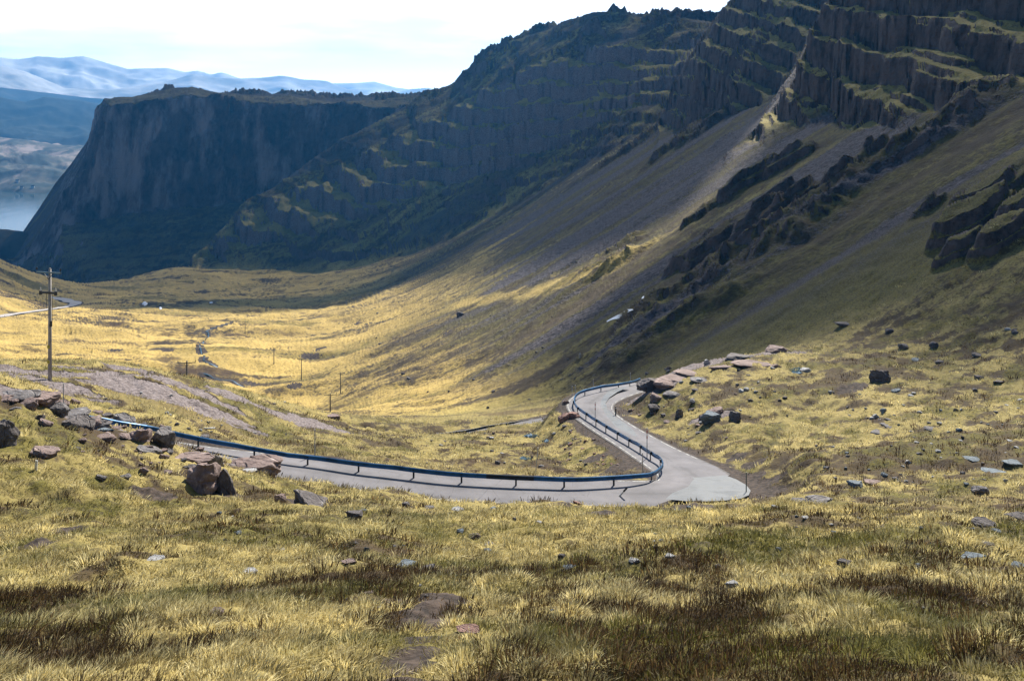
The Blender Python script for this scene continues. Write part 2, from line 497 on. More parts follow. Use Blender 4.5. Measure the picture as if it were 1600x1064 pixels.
def height(x, y, full=False):
    """Ground height; with full also the masks that the materials use."""
    x = np.asarray(x, np.float64); y = np.asarray(y, np.float64)
    r = np.hypot(x, y)
    far = sstep(500, 1000, r)
    wl = bil(WALLM, x, y)
    cr0 = bil(CLIFF, x, y)
    L1 = 30 + 26 * far + 30 * sstep(1150, 1250, r)
    wa = (wl * 0.30 + cr0 * 0.70) * sstep(150, 230, r) * (2.2 + 5.2 * far) * (1 + 0.6 * sstep(1150, 1250, r))
    wx = ridged(x / L1, y / L1, 3, 21) * 0.9 + 0.17 * ridged(x / 8.0 / (1 + far), y / 8.0 / (1 + far), 3, 25)
    wy = ridged(x / L1 + 31.7, y / L1 + 12.3, 3, 22) * 0.9 + 0.17 * ridged(x / 8.0 / (1 + far) + 5.5, y / 8.0 / (1 + far), 3, 26)
    x2 = x + wx * wa; y2 = y + wy * wa
    cs_ = 3.4 * (1 + 1.4 * far)                   # joint blocks
    jx, jy = x / cs_ + 0.6 * fbm(x / 12, y / 12, 2, 27), y / cs_ + 0.6 * fbm(x / 12 + 4, y / 12, 2, 29)
    blk = (cr0 > 0.05) * (1.3 + 1.6 * far)
    x2 = x2 + (_hash(np.floor(jx).astype(np.int32), np.floor(jy).astype(np.int32), 5) - 0.5) * blk
    y2 = y2 + (_hash(np.floor(jx).astype(np.int32), np.floor(jy).astype(np.int32), 6) - 0.5) * blk
    s = bil(SMOOTH, x2, y2); cr = bil(CLIFF, x2, y2)
    near = 1 - sstep(100, 190, r)
    # --- crags: broken ledges on beds dipping to the right
    fl = x * FALL[0] + y * FALL[1]; ac = y * -FALL[0] + x * FALL[1]
    h = s + fbm(x / 10 / (1 + far), y / 10 / (1 + far), 4, 28) * cr * (1.4 + 1.6 * far)
    per = 11.0 + 12.0 * far
    strat = h + (0.30 - 0.15 * far) * x - (0.16 - 0.08 * far) * y + fbm(x / 60, y / 60, 4, 31) * (4.5 + 8.0 * far) + fbm(x / 9, y / 9, 3, 38) * (2.0 + 3.0 * far)
    t = strat / per
    ft = np.floor(t); fr = t - ft
    edge = 0.62 + 0.2 * vn(ft * 7.7 + x / 200, y / 40, 37)
    step = sstep(edge - 0.13, edge + 0.10, fr)
    ter = (ft + step) * per - (strat - h)
    tmask = cr * np.clip(0.66 + 0.75 * fbm(x / 38, y / 38, 3, 35), 0.12, 0.92) * (1 - 0.75 * sstep(1180, 1300, r))
    h = h + (ter - h) * tmask
    p2 = 2.9 + 4.0 * far                          # thinner beds
    st2_ = h + (0.30 - 0.15 * far) * x - (0.16 - 0.08 * far) * y + fbm(x / 25, y / 25, 3, 33) * 3.0
    f2 = st2_ / p2 - np.floor(st2_ / p2)
    h = h + cr * 0.60 * sstep(-0.4, 0.3, fbm(x / 18, y / 18, 3, 34)) * p2 * (sstep(0.35, 0.65, f2) - f2)
    ledge = cr * np.where((fr < edge - 0.17) | (fr > edge + 0.13), 1.0, 0.0) * tmask
    # --- scree wall: gullies and low crag bands down the fall line
    g = fbm(ac / 22, fl / 130, 4, 41)
    band = sstep(0.16, 0.42, fbm(ac / 38 + 3, fl / 60 + 7, 4, 45)) * wl * (1 - cr) * sstep(135, 200, r) * sstep(-75, -30, s)
    h = h + wl * (1 - 0.5 * cr) * g * (1.6 + 3.0 * far) * sstep(110, 170, r)
    h = h + band * (3.0 + ridged(x / 7, y / 7, 3, 47) * 3.0) * (1 + far)
    kb = np.full(h.shape, -1.0); ka = np.zeros(h.shape)
    for cx, cy, la, lf, am in CRAGS:
        k = 1.0 - ((x - cx) * FALL[1] - (y - cy) * FALL[0]) ** 2 / la ** 2 - ((x - cx) * FALL[0] + (y - cy) * FALL[1]) ** 2 / lf ** 2
        ka = np.where(k > kb, am, ka); kb = np.maximum(kb, k)
    kk = np.where(kb > -0.9, kb + 1.0 * fbm(x / 10, y / 10, 4, 48) - 0.15, -1)
    b = sstep(0.0, 0.30, kk)
    b2 = sstep(0.45, 0.70, kk + 0.25 * fbm(x / 5, y / 5, 3, 50))
    h = h + (b * 0.55 + b2 * 0.6) * ka * (1 + 0.35 * fbm(x / 5, y / 5, 3, 49))
    band = np.maximum(band, b * (1 - 0.8 * sstep(0.30, 0.42, kk) * (1 - sstep(0.45, 0.6, kk))))
    # --- moor: hummocks on the valley floor, knolls, tussocks near by
    fv = (1 - wl)
    hum = fbm(x / 30, y / 16, 4, 51)
    h = h + fv * sstep(150, 260, r) * fbm(x / 10, y / 5.5, 3, 57) * 0.8
    h = h + fv * sstep(110, 260, r) * (hum * 3.0 + fbm(x / 110, y / 70, 3, 55) * 5.0 * sstep(200, 420, r))
    h = h + (0.55 * fbm(x / 9, y / 9, 3, 61) + 0.30 * fbm(x / 1.7, y / 1.5, 3, 65)) * (0.35 + 0.65 * sstep(8, 25, r)) * (1 - 0.6 * cr)
    nr = r < 220
    if np.any(nr):
        xx, yy = x[nr], y[nr]
        h[nr] += near[nr] * (0.15 * fbm(xx / 0.6, yy / 0.6, 2, 71) + 0.05)
    # --- roads cut into the ground
    D, Z = road_dist(x, y, CUT_NEAR, 12.0)
    rn = fbm(x / 1.3, y / 1.3, 2, 81)
    t1 = sstep(0.25, 4.2, D + rn * 0.5)
    cut = D < 11
    h = np.where(cut, (Z - 0.045 - 0.03 * sstep(0, .6, D)) * (1 - t1) + h * t1, h)
    D2, Z2 = road_dist(x, y, CUT_FAR, 26.0)
    t2 = sstep(0.5, 14.0, D2)
    cut2 = D2 < 24
    h = np.where(cut2, (Z2 - 0.25) * (1 - t2) + h * t2, h)
    if not full:
        return h
    return h, dict(r=r, cr=cr, wl=wl, ledge=ledge, band=band, g=g, D=D, D2=D2, fl=fl, ac=ac, hum=hum, smooth=s)


def hit(u, v, r0=6.0, r1=2400.0, m=640):
    """First place where a pixel's ray meets the ground."""
    a, t = ray(u, v)
    lo, hi = r0, r1
    for m_ in (m, 24):
        rr = np.exp(np.linspace(math.log(lo), math.log(hi), m_))
        d = height(rr * math.sin(a), rr * math.cos(a)) - rr * t
        k = np.nonzero(d > 0)[0]
        i = max(1, k[0]) if len(k) else m_ - 1
        lo, hi = rr[i - 1], rr[i]
    f = d[i - 1] / (d[i - 1] - d[i] + 1e-9)
    r = lo + (hi - lo) * min(1.0, max(0.0, f))
    return Vector((r * math.sin(a), r * math.cos(a), r * t))


# ------------------------------------------------------------------ tagging, mesh builders


def tag(o, label=None, cat=None, group=None, kind=None):
    if label: o["label"] = label
    if cat: o["category"] = cat
    if group: o["group"] = group
    if kind: o["kind"] = kind
    return o


def mesh_np(name, V, Fq, mat=None, smooth=True, parent=None, attrs=None, ntri=0):
    """verts (n,3), faces (m,3 or 4) numpy -> linked object"""
    me = bpy.data.meshes.new(name)
    V = np.asarray(V, np.float32)
    lists = Fq if isinstance(Fq, list) else [Fq]
    lists = [np.asarray(f, np.int32) for f in lists if len(f)]
    nl = sum(f.size for f in lists); nf = sum(len(f) for f in lists)
    me.vertices.add(len(V)); me.loops.add(nl); me.polygons.add(nf)
    me.vertices.foreach_set('co', V.ravel())
    me.loops.foreach_set('vertex_index', np.concatenate([f.ravel() for f in lists]))
    tot = np.concatenate([np.full(len(f), f.shape[1], np.int32) for f in lists])
    st = np.concatenate([[0], np.cumsum(tot)[:-1]]).astype(np.int32)
    me.polygons.foreach_set('loop_start', st)
    me.polygons.foreach_set('loop_total', tot)
    me.polygons.foreach_set('use_smooth', np.full(nf, smooth))
    me.update(calc_edges=True)
    for k, a in (attrs or {}).items():
        at = me.attributes.new(k, 'FLOAT_COLOR', 'POINT')
        at.data.foreach_set('color', np.asarray(a, np.float32).ravel())
    if mat: me.materials.append(mat)
    o = bpy.data.objects.new(name, me)
    COL.objects.link(o)
    if parent: o.parent = parent
    return o


def empty(name, loc=(0, 0, 0), rz=0.0):
    o = bpy.data.objects.new(name, None)
    o.empty_display_size = 0.3
    o.location = loc
    o.rotation_euler = (0, 0, rz)
    COL.objects.link(o)
    return o


# ------------------------------------------------------------------ materials
class Mat:
    """small helper round a node tree"""
    def __init__(self, name):
        self.m = bpy.data.materials.new(name)
        self.m.use_nodes = True
        self.N, self.L = nodes_of(self.m.node_tree)
        self.out = self.N.new('ShaderNodeOutputMaterial')
        self.b = self.N.new('ShaderNodeBsdfPrincipled')
        self.b.inputs['Roughness'].default_value = 0.9
        self.b.inputs['Specular IOR Level'].default_value = 0.25
        self.L.new(self.b.outputs[0], self.out.inputs[0])
        self.tc = self.N.new('ShaderNodeTexCoord')

    def set(self, sock, v):
        if isinstance(v, bpy.types.NodeSocket): self.L.new(v, sock)
        elif isinstance(v, (tuple, list)) and len(v) == 3 and sock.type == 'RGBA': sock.default_value = (*v, 1)
        else: sock.default_value = v

    def coord(self, scale=(1, 1, 1), rot=(0, 0, 0)):
        mp = self.N.new('ShaderNodeMapping')
        mp.inputs['Scale'].default_value = scale
        mp.inputs['Rotation'].default_value = rot
        self.L.new(self.tc.outputs['Object'], mp.inputs[0])
        return mp.outputs[0]

    def noise(self, scale, detail=4, rough=0.55, vec=None, dist=0.0):
        n = self.N.new('ShaderNodeTexNoise')
        n.inputs['Scale'].default_value = scale
        n.inputs['Detail'].default_value = detail
        n.inputs['Roughness'].default_value = rough
        n.inputs['Distortion'].default_value = dist
        self.L.new(vec or self.tc.outputs['Object'], n.inputs['Vector'])
        return n.outputs['Fac']

    def voro(self, scale, feature='F1', out='Distance', vec=None):
        n = self.N.new('ShaderNodeTexVoronoi')
        n.feature = feature
        n.inputs['Scale'].default_value = scale
        self.L.new(vec or self.tc.outputs['Object'], n.inputs['Vector'])
        return n.outputs[out]

    def ramp(self, v, lo, hi, a=0.0, b=1.0, smooth=True):
        n = self.N.new('ShaderNodeMapRange')
        if smooth: n.interpolation_type = 'SMOOTHSTEP'
        for s, x in zip(('From Min', 'From Max', 'To Min', 'To Max'), (lo, hi, a, b)): self.set(n.inputs[s], x)
        self.set(n.inputs['Value'], v)
        return n.outputs[0]

    def math(self, op, a, b=0.0, c=None):
        n = self.N.new('ShaderNodeMath'); n.operation = op
        self.set(n.inputs[0], a); self.set(n.inputs[1], b)
        if c is not None: self.set(n.inputs[2], c)
        return n.outputs[0]

    def mix(self, f, a, b, mode='MIX'):
        n = self.N.new('ShaderNodeMixRGB'); n.blend_type = mode
        self.set(n.inputs[0], f); self.set(n.inputs[1], a); self.set(n.inputs[2], b)
        return n.outputs[0]

    def attr(self, name):
        n = self.N.new('ShaderNodeAttribute'); n.attribute_name = name
        s = self.N.new('ShaderNodeSeparateColor')
        self.L.new(n.outputs['Color'], s.inputs[0])
        return s.outputs[0], s.outputs[1], s.outputs[2], n.outputs['Alpha'], n.outputs['Color']

    def bump(self, h, strength=0.5, dist=0.1, prev=None):
        n = self.N.new('ShaderNodeBump')
        n.inputs['Strength'].default_value = strength
        n.inputs['Distance'].default_value = dist
        self.L.new(h, n.inputs['Height'])
        if prev: self.L.new(prev, n.inputs['Normal'])
        self.L.new(n.outputs[0], self.b.inputs['Normal'])
        return n.outputs[0]

    def color(self, c): self.set(self.b.inputs['Base Color'], c)
    def rough(self, r): self.set(self.b.inputs['Roughness'], r)


STRAW, STRAW2 = (0.31, 0.245, 0.085), (0.21, 0.17, 0.055)
OLIVE = (0.150, 0.125, 0.022)
HEATH = (0.042, 0.027, 0.013)


def land_material(name, fine, straw1, straw2, rk=1.0):
    """moor, scree and crag; fine = metres per small feature"""
    M = Mat(name)
    rock, scree, straw, olive, _ = M.attr('ma')
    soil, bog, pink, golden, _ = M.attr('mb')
    n_s = M.noise(1.0 / fine, 5, 0.62)
    n_m = M.noise(0.22 / fine, 5, 0.6)
    n_l = M.noise(0.03 / fine, 4, 0.55)
    # grass
    f = M.math('ADD', straw, M.math('MULTIPLY', M.math('SUBTRACT', n_m, 0.5), 1.3))
    f = M.math('ADD', f, M.math('MULTIPLY', M.math('SUBTRACT', n_s, 0.5), 0.9))
    f = M.ramp(f, 0.18, 0.72)
    st = M.mix(M.ramp(n_l, 0.35, 0.65), straw1, straw2)
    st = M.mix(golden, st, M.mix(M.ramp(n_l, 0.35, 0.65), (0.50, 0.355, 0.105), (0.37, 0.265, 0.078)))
    ol = M.mix(M.ramp(n_s, 0.3, 0.7), (0.040, 0.037, 0.006), (0.130, 0.112, 0.018))
    dark = M.mix(M.ramp(n_m, 0.35, 0.65), HEATH, (0.075, 0.052, 0.02))
    g = M.mix(f, dark, st)
    fo = M.ramp(M.math('ADD', olive, M.math('MULTIPLY', M.math('SUBTRACT', n_m, 0.5), 1.0)), 0.25, 0.8)
    g = M.mix(M.math('MULTIPLY', fo, 0.85), g, ol)
    g = M.mix(M.ramp(n_s, 0.36, 0.50, 0.55, 0.0), g, (0.05, 0.036, 0.018))
    g = M.mix(bog, g, (0.05, 0.028, 0.014))
    # scree: stones of every size
    vc = M.voro(0.75 / fine, out='Color')
    v2 = M.voro(2.4 / fine, out='Color')
    sv = M.N.new('ShaderNodeSeparateColor'); M.L.new(vc, sv.inputs[0])
    sw = M.N.new('ShaderNodeSeparateColor'); M.L.new(v2, sw.inputs[0])
    sc1 = M.mix(M.ramp(sv.outputs[0], 0.0, 1.0, smooth=False), (0.014, 0.012, 0.014), (0.082, 0.070, 0.078))
    sc2 = M.mix(M.ramp(sw.outputs[1], 0.0, 1.0, smooth=False), (0.010, 0.008, 0.010), (0.13, 0.112, 0.122))
    scol = M.mix(0.5, sc1, sc2)
    fs = M.ramp(M.math('ADD', scree, M.math('MULTIPLY', M.math('SUBTRACT', n_s, 0.5), 1.1)), 0.30, 0.62)
    # crag
    cvec = M.coord((1, 1, 0.6))
    cn = M.noise(0.35 / fine, 8, 0.65, cvec)
    cs = M.noise(0.25 / fine, 5, 0.6, M.coord((0.25, 0.25, 1.6)))
    rcol = M.mix(M.ramp(cn, 0.3, 0.7), (0.012, 0.0085, 0.008), (0.092, 0.066, 0.060))
    rcol = M.mix(M.ramp(cs, 0.45, 0.7, 0.0, 0.5), rcol, (0.050, 0.037, 0.034))
    rcol = M.mix(M.ramp(M.noise(0.06 / fine, 5, 0.6), 0.45, 0.62, 0.0, 0.55), rcol, (0.11, 0.085, 0.078))
    rcol = M.mix(M.ramp(M.noise(0.05 / fine, 6, 0.65, M.coord((1, 1, 0.22))), 0.46, 0.64, 0.0, 0.8 if rk > 1 else 0.0), rcol, (0.30, 0.26, 0.25))
    lich = M.noise(1.3 / fine, 4, 0.7)
    rcol = M.mix(M.ramp(lich, 0.64, 0.76, 0.0, 0.5), rcol, (0.22, 0.21, 0.22))
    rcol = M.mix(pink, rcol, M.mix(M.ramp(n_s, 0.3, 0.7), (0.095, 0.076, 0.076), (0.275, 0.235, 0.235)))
    fr = M.ramp(M.math('ADD', rock, M.math('MULTIPLY', M.math('SUBTRACT', n_m, 0.5), 0.8)), 0.32, 0.62)
    c = M.mix(fs, g, scol)
    c = M.mix(fr, c, rcol)
    sl = M.mix(M.ramp(n_s, 0.35, 0.7), (0.022, 0.016, 0.013), (0.085, 0.062, 0.050))
    c = M.mix(M.ramp(M.math('ADD', soil, M.math('MULTIPLY', M.math('SUBTRACT', n_s, 0.5), 0.7)), 0.3, 0.65), c, sl)
    M.color(c)
    M.rough(0.93)
    hb = M.math('MULTIPLY', M.voro(0.75 / fine), M.math('MULTIPLY', M.math('MAXIMUM', fs, fr), M.math('SUBTRACT', 1.0, M.math('MULTIPLY', pink, 0.8))))
    hb = M.math('ADD', hb, M.math('MULTIPLY', M.math('MULTIPLY', M.noise(0.9 / fine, 5, 0.65, M.coord((0.10, 0.10, 1.3), (0.0, 0.22, 0.0))), fr), 2.6))
    hb = M.math('ADD', M.math('MULTIPLY', hb, 0.8), M.math('ADD', n_s, M.math('MULTIPLY', M.math('MULTIPLY', cn, fr), 3.0)))
    M.bump(hb, 0.9, 0.42 * fine)
    return M.m


def moor_mix(x, y):
    """straw 1 .. heather 0 and olive, for the near moor"""
    p1 = fbm(x / 7.0, y / 5.0, 4, 101); p2 = fbm(x / 1.5, y / 1.3, 3, 105); p3 = fbm(x / 24, y / 14, 3, 109)
    s = 0.69 + 0.75 * p1 + 1.0 * p2 + 0.4 * p3
    s = s - 0.34 * sstep(0, 25, x) * sstep(38, 60, y) + 0.35 * vn(x / 0.8, y / 0.7, 119)
    s = s + 0.02 * (1 - sstep(20, 34, y)) - 0.32 * np.exp(-((x + 21) / 11) ** 2 - ((y - 45) / 7) ** 2)
    o = 0.30 + 0.9 * fbm(x / 5.0 + 9, y / 4.0, 4, 113) + 0.6 * fbm(x / 1.1, y / 1.1, 2, 117)
    return np.clip(s, 0, 1), np.clip(o, 0, 1)


BARE = [(p.x, p.y, sx, sy, s) for p, sx, sy, s in [(W(u, v, r), sx, sy, s) for u, v, r, sx, sy, s in [
    (150, 592, 84, 12, 4.0, 0.50), (60, 600, 78, 9, 3.4, 0.3), (300, 612, 92, 7, 4.0, 0.5), (430, 655, 96, 7.5, 4.0, 0.5), (500, 668, 98, 5, 3.5, 0.45), (240, 598, 88, 9, 4.0, 0.55),
    (1050, 586, 107, 5.5, 3.0, 0.65), (1130, 573, 110, 7, 2.8, 0.5), (1205, 558, 113, 6, 2.4, 0.4), (1020, 606, 104, 3.5, 4, 0.55), (1110, 655, 87, 3, 2.5, 0.3), (40, 620, 51, 5, 2.2, 0.5), (140, 655, 53, 5, 2.0, 0.45), (230, 685, 52, 4.5, 2.0, 0.4), (320, 715, 51, 3, 2.0, 0.4)]]]


def bare_mask(x, y):
    """bedrock showing through on the knolls"""
    k = np.zeros(np.shape(x))
    for px, py, sx, sy, s in BARE:
        k = np.maximum(k, s + 0.45 - ((x - px) / sx) ** 2 * 0.5 - ((y - py) / sy) ** 2 * 0.5)
    return sstep(0.28, 0.62, k + 0.9 * fbm(x / 5.0, y / 3.0, 4, 151) - 0.14) * (k > 0)


PEAT = []


def peat_mask(x, y):
    """bare wet peat: the worn track in the foreground and the ditch by the hairpin"""
    k = np.zeros(np.shape(x))
    for px, py, s in PEAT:
        k = np.maximum(k, 1.15 - ((x - px) ** 2 + (y - py) ** 2) / (s * s))
    return sstep(0.25, 0.6, k + 0.55 * fbm(x / 0.8, y / 0.6, 3, 161) * (k > 0)) 


for u, v, s in [(692, 935, .55), (672, 955, .6), (655, 975, .55), (650, 1000, .5), (655, 1022, .4), (640, 1045, .45), (635, 1064, .4), (612, 945, .4), (700, 948, .4), (340, 765, 1.2), (240, 770, .9), (60, 850, .7), (110, 830, .6), (470, 785, .8)]:
    q = hit(u, v); PEAT.append((q.x, q.y, s))
for u, v, s in [(1180, 745, 1.0), (1205, 752, 1.2), (1215, 766, 0.9), (1150, 793, 1.2), (1100, 797, 1.6), (1050, 795, 1.4), (920, 800, 1.2), (880, 790, 1.2), (1180, 725, 1.1), (1150, 715, 0.9), (1330, 607, 1.6), (960, 735, 1.6), (975, 727, 1.6), (930, 715, 1.3)]:
    q = hit(u, v); PEAT.append((q.x, q.y, s))


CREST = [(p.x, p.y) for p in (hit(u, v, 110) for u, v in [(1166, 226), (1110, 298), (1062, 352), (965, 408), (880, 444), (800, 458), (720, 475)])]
STREAM1 = [(365, 503), (350, 508), (335, 512), (322, 518), (326, 524), (318, 533), (312, 541), (314, 548), (320, 556), (318, 563), (330, 569), (340, 574)]
STREAM2 = [(318, 584), (328, 588), (334, 592), (348, 594), (362, 596), (372, 600), (380, 605)]
for px in (STREAM1, STREAM2):
    for (u0, v0), (u1, v1) in zip(px, px[1:]):
        for k in (0.0, 0.5):
            q = hit(u0 + (u1 - u0) * k, v0 + (v1 - v0) * k, 150); PEAT.append((q.x, q.y, 2.2))
for u, v, sx in [(480, 556, 3.5), (490, 557, 3), (250, 545, 3), (262, 546, 3), (240, 547, 2.5), (180, 547, 3), (500, 545, 3), (460, 602, 3), (390, 600, 4), (560, 505, 3), (575, 506, 3), (700, 520, 2.5)]:
    q = hit(u, v, 150); PEAT.append((q.x, q.y, sx))


# ------------------------------------------------------------------ terrain mesh
def build_land():
    fine_az = np.radians(np.arange(-33.5, 33.5001, 0.05))
    side = np.radians(np.arange(34.0, 75.0, 0.6))
    az = np.concatenate([-side[::-1], fine_az, side])
    NR = 1180
    ca = np.concatenate([az[::5], az[-1:]])
    lr = np.linspace(LR0 + 0.02, LR1 - 0.01, 1500)
    rr = np.exp(lr)
    X = np.sin(ca)[:, None] * rr; Y = np.cos(ca)[:, None] * rr
    h = height(X, Y)
    T = h / rr
    run = np.maximum.accumulate(T, 1)
    vis = (T >= run - 0.004).astype(float)
    dT = np.abs(np.diff(T, axis=1)) * 960.0
    w = dT * (0.12 + 0.88 * vis[:, 1:]) + np.diff(lr) * 45.0
    w = np.minimum(w, 30)
    # ease the row pattern sideways so that quads do not shear
    k = np.ones(9) / 9
    wp = np.pad(w, ((4, 4), (0, 0)), mode='edge')
    w = sum(wp[i:i + w.shape[0]] * k[i] for i in range(9))
    cum = np.concatenate([np.zeros((len(ca), 1)), np.cumsum(w, 1)], 1)
    rows = np.linspace(0, 1, NR)
    R = np.stack([np.interp(rows * c[-1], c, lr) for c in cum])
    Rf = np.empty((len(az), NR))
    for j in range(NR):
        Rf[:, j] = np.interp(az, ca, R[:, j])
    Rf = np.exp(Rf)
    X = np.sin(az)[:, None] * Rf; Y = np.cos(az)[:, None] * Rf
    H, m = height(X, Y, True)
    V = np.stack([X, Y, H], -1)
    # slope
    du = np.gradient(V, axis=0); dv = np.gradient(V, axis=1)
    nrm = np.cross(dv, du)
    nz = np.abs(nrm[..., 2]) / (np.linalg.norm(nrm, axis=-1) + 1e-9)
    r, cr, wl = m['r'], m['cr'], m['wl']
    far = sstep(450, 900, r)
    steep = 1 - sstep(0.52, 0.74, nz)
    rock = np.clip(cr * np.clip(0.12 + 1.1 * steep + 0.35 * fbm(X / 12, Y / 12, 3, 127) + 0.45 * sstep(1185, 1250, r), 0, 1) + m['band'] * (0.2 + 0.9 * steep) + 0.75 * (1 - sstep(0.40, 0.62, nz)) * (r > 150), 0, 1)
    st1 = fbm(m['ac'] / 14.0, m['fl'] / 150.0, 5, 121); st2 = fbm(m['ac'] / 5.0, m['fl'] / 45.0, 4, 125)
    upper = sstep(-95, -45, m['smooth'])
    scr = wl * (1 - cr) * np.clip(0.46 + 1.2 * st1 + 0.75 * st2 + 0.12 * upper, 0, 1) * sstep(120, 190, r)
    scr = np.maximum(scr, cr * 0.35 * (1 - steep) * np.clip(0.4 + st2, 0, 1))
    scr = scr * (1 - 0.25 * far)
    ms, mo = moor_mix(X, Y)
    near = 1 - sstep(110, 170, r)
    near = near * (1 - 0.85 * wl)
    vs = np.clip(0.74 + 0.85 * fbm(X / 34, Y / 13, 4, 131) + 0.55 * fbm(X / 9, Y / 3.5, 3, 133) - 0.10 * m['hum'], 0, 1)
    vo = np.clip(0.16 + 0.9 * fbm(X / 60, Y / 26, 4, 135), 0, 1)
    ws = np.clip(0.20 + 0.7 * st2 + 0.4 * fbm(X / 30, Y / 30, 3, 139), 0, 1)
    wo = np.clip(0.72 + 0.8 * st1, 0, 1)
    wq_ = wl * (1 - near)
    straw = (ms * near + vs * (1 - near)) * (1 - wq_) + ws * wq_
    olive = (mo * near + vo * (1 - near)) * (1 - wl * (1 - near)) + wo * wl * (1 - near)
    straw = straw * (1 - cr) + cr * np.clip(0.85 + 0.4 * st2, 0, 1)
    olive = (olive * (1 - cr) + cr * 0.30) * (1 - 0.5 * far * wl)
    D = m['D']
    vn1 = fbm(X / 2.0, Y / 2.0, 3, 143)
    soil = np.clip(1 - (D - 0.3 - 0.7 * vn1) / 1.1, 0, 1) * (r < 200) + np.clip(1 - m['D2'] / 2.5, 0, 1) * (r > 200)
    bog = sstep(0.30, 0.5, fbm(X / 20 + 5, Y / 9, 4, 147)) * (1 - wl) * (1 - 0.4 * near) * 0.8 * (r > 25)
    pink = np.zeros_like(r)
    bare = bare_mask(X, Y) * np.where(D < 0.8, 0, 1)
    soil = np.maximum(soil, peat_mask(X, Y))
    rock = np.maximum(rock, bare); pink = np.maximum(pink, bare)
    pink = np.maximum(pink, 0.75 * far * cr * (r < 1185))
    toe = (1 - sstep(-92, -66, m['smooth'] + 9 * st1)) * wl * sstep(200, 280, r) * (1 - sstep(480, 680, r)) * (1 - cr)  # golden grass at the wall's foot; its colour also lightens the dimly lit slope
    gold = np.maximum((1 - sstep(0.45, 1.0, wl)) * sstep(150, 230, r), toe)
    scr = scr * (1 - 0.55 * toe); straw = np.maximum(straw, 0.75 * toe); olive = olive * (1 - 0.6 * toe)
    # dry grass along the scree rib's crest, golden colour painting in its sunlit strip
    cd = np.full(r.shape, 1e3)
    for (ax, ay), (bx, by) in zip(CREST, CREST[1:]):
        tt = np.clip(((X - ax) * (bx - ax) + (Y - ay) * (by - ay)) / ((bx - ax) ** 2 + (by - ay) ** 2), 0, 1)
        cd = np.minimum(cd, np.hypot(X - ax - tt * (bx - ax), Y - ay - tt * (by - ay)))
    sunlit_crest = np.exp(-(cd / 6.0) ** 2) * np.clip(0.75 + 0.8 * st2, 0, 1) * (wl > 0.2) * (1 - 0.75 * sstep(-52, -26, m['smooth']))
    gold = np.maximum(gold, sunlit_crest)
    ma = np.stack([rock * (1 - 0.6 * sunlit_crest), scr * (1 - 0.75 * sunlit_crest), np.maximum(straw, sunlit_crest), olive * (1 - sunlit_crest)], -1).reshape(-1, 4)
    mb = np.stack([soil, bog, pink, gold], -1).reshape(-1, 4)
    na = len(az)
    idx = np.arange(na * NR).reshape(na, NR)
    q = np.stack([idx[:-1, :-1], idx[1:, :-1], idx[1:, 1:], idx[:-1, 1:]], -1)
    rq = r[:-1, :-1]; wq = wl[:-1, :-1]
    reg = np.where(rq < 165, 0, np.where(rq > 1185, 3, np.where(wq > 0.5, 2, 1)))
    Vf = V.reshape(-1, 3)
    for k, (nm, fine) in enumerate([('ground', 0.30), ('valley_floor', 0.9), ('mountainside', 1.0), ('headland', 2.2)]):
        F = q[reg == k].reshape(-1, 4)[:, ::-1]
        used = np.unique(F)
        remap = np.full(na * NR, -1, np.int32); remap[used] = np.arange(len(used))
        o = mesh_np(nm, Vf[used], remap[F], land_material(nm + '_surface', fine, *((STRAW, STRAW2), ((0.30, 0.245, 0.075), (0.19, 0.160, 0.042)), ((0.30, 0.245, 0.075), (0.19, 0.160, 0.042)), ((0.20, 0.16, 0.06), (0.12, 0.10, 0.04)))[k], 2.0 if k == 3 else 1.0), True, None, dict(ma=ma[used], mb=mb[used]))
        tag(o, kind='structure')


build_land()

# ------------------------------------------------------------------ loch and far hills
def ridge(name, crest, base_z, depth, mat, rough=30.0, seed=0, prof=1.0, nu=260, nv=60):
    """A range of hills: crest line from (u, v, r), falling to base_z before and behind it."""
    q = []
    for u, v, r in crest:
        a, t = ray(u, v); q.append((a, r, r * t))
    q.sort(); q = np.array(q)
    a = np.linspace(q[0, 0], q[-1, 0], nu)
    rc = np.interp(a, q[:, 0], q[:, 1]); zc = np.interp(a, q[:, 0], q[:, 2])
    s = np.concatenate([np.linspace(-1, 0, nv), np.linspace(0, 1, nv // 3)[1:]])
    R = rc[:, None] + s[None] * depth
    X = R * np.sin(a)[:, None]; Y = R * np.cos(a)[:, None]
    k = (1 - np.abs(s)) ** prof
    H = base_z + (zc[:, None] - base_z) * k[None]
    sc_ = depth / 4.0
    H = H + rough * (ridged(X / sc_, Y / sc_, 5, seed) - 0.3) * (np.sin(np.pi * np.clip(1 - np.abs(s), 0, 1)) ** 0.7 * 1.0 + 0.12)[None]
    V = np.stack([X, Y, H], -1)
    m = H.shape[1]
    idx = np.arange(nu * m).reshape(nu, m)
    F = np.stack([idx[:-1, :-1], idx[:-1, 1:], idx[1:, 1:], idx[1:, :-1]], -1).reshape(-1, 4)[:, ::-1]
    o = mesh_np(name, V.reshape(-1, 3), F, mat)
    tag(o, kind='structure')
    return o


def hill_material(name, a, b, fine, patch=None):
    M = Mat(name)
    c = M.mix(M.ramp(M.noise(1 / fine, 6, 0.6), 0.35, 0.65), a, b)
    if patch:
        c = M.mix(M.ramp(M.noise(0.6 / fine, 6, 0.65, M.coord((1, 0.5, 1))), 0.50, 0.60), c, patch)
    M.color(c)
    return M.m


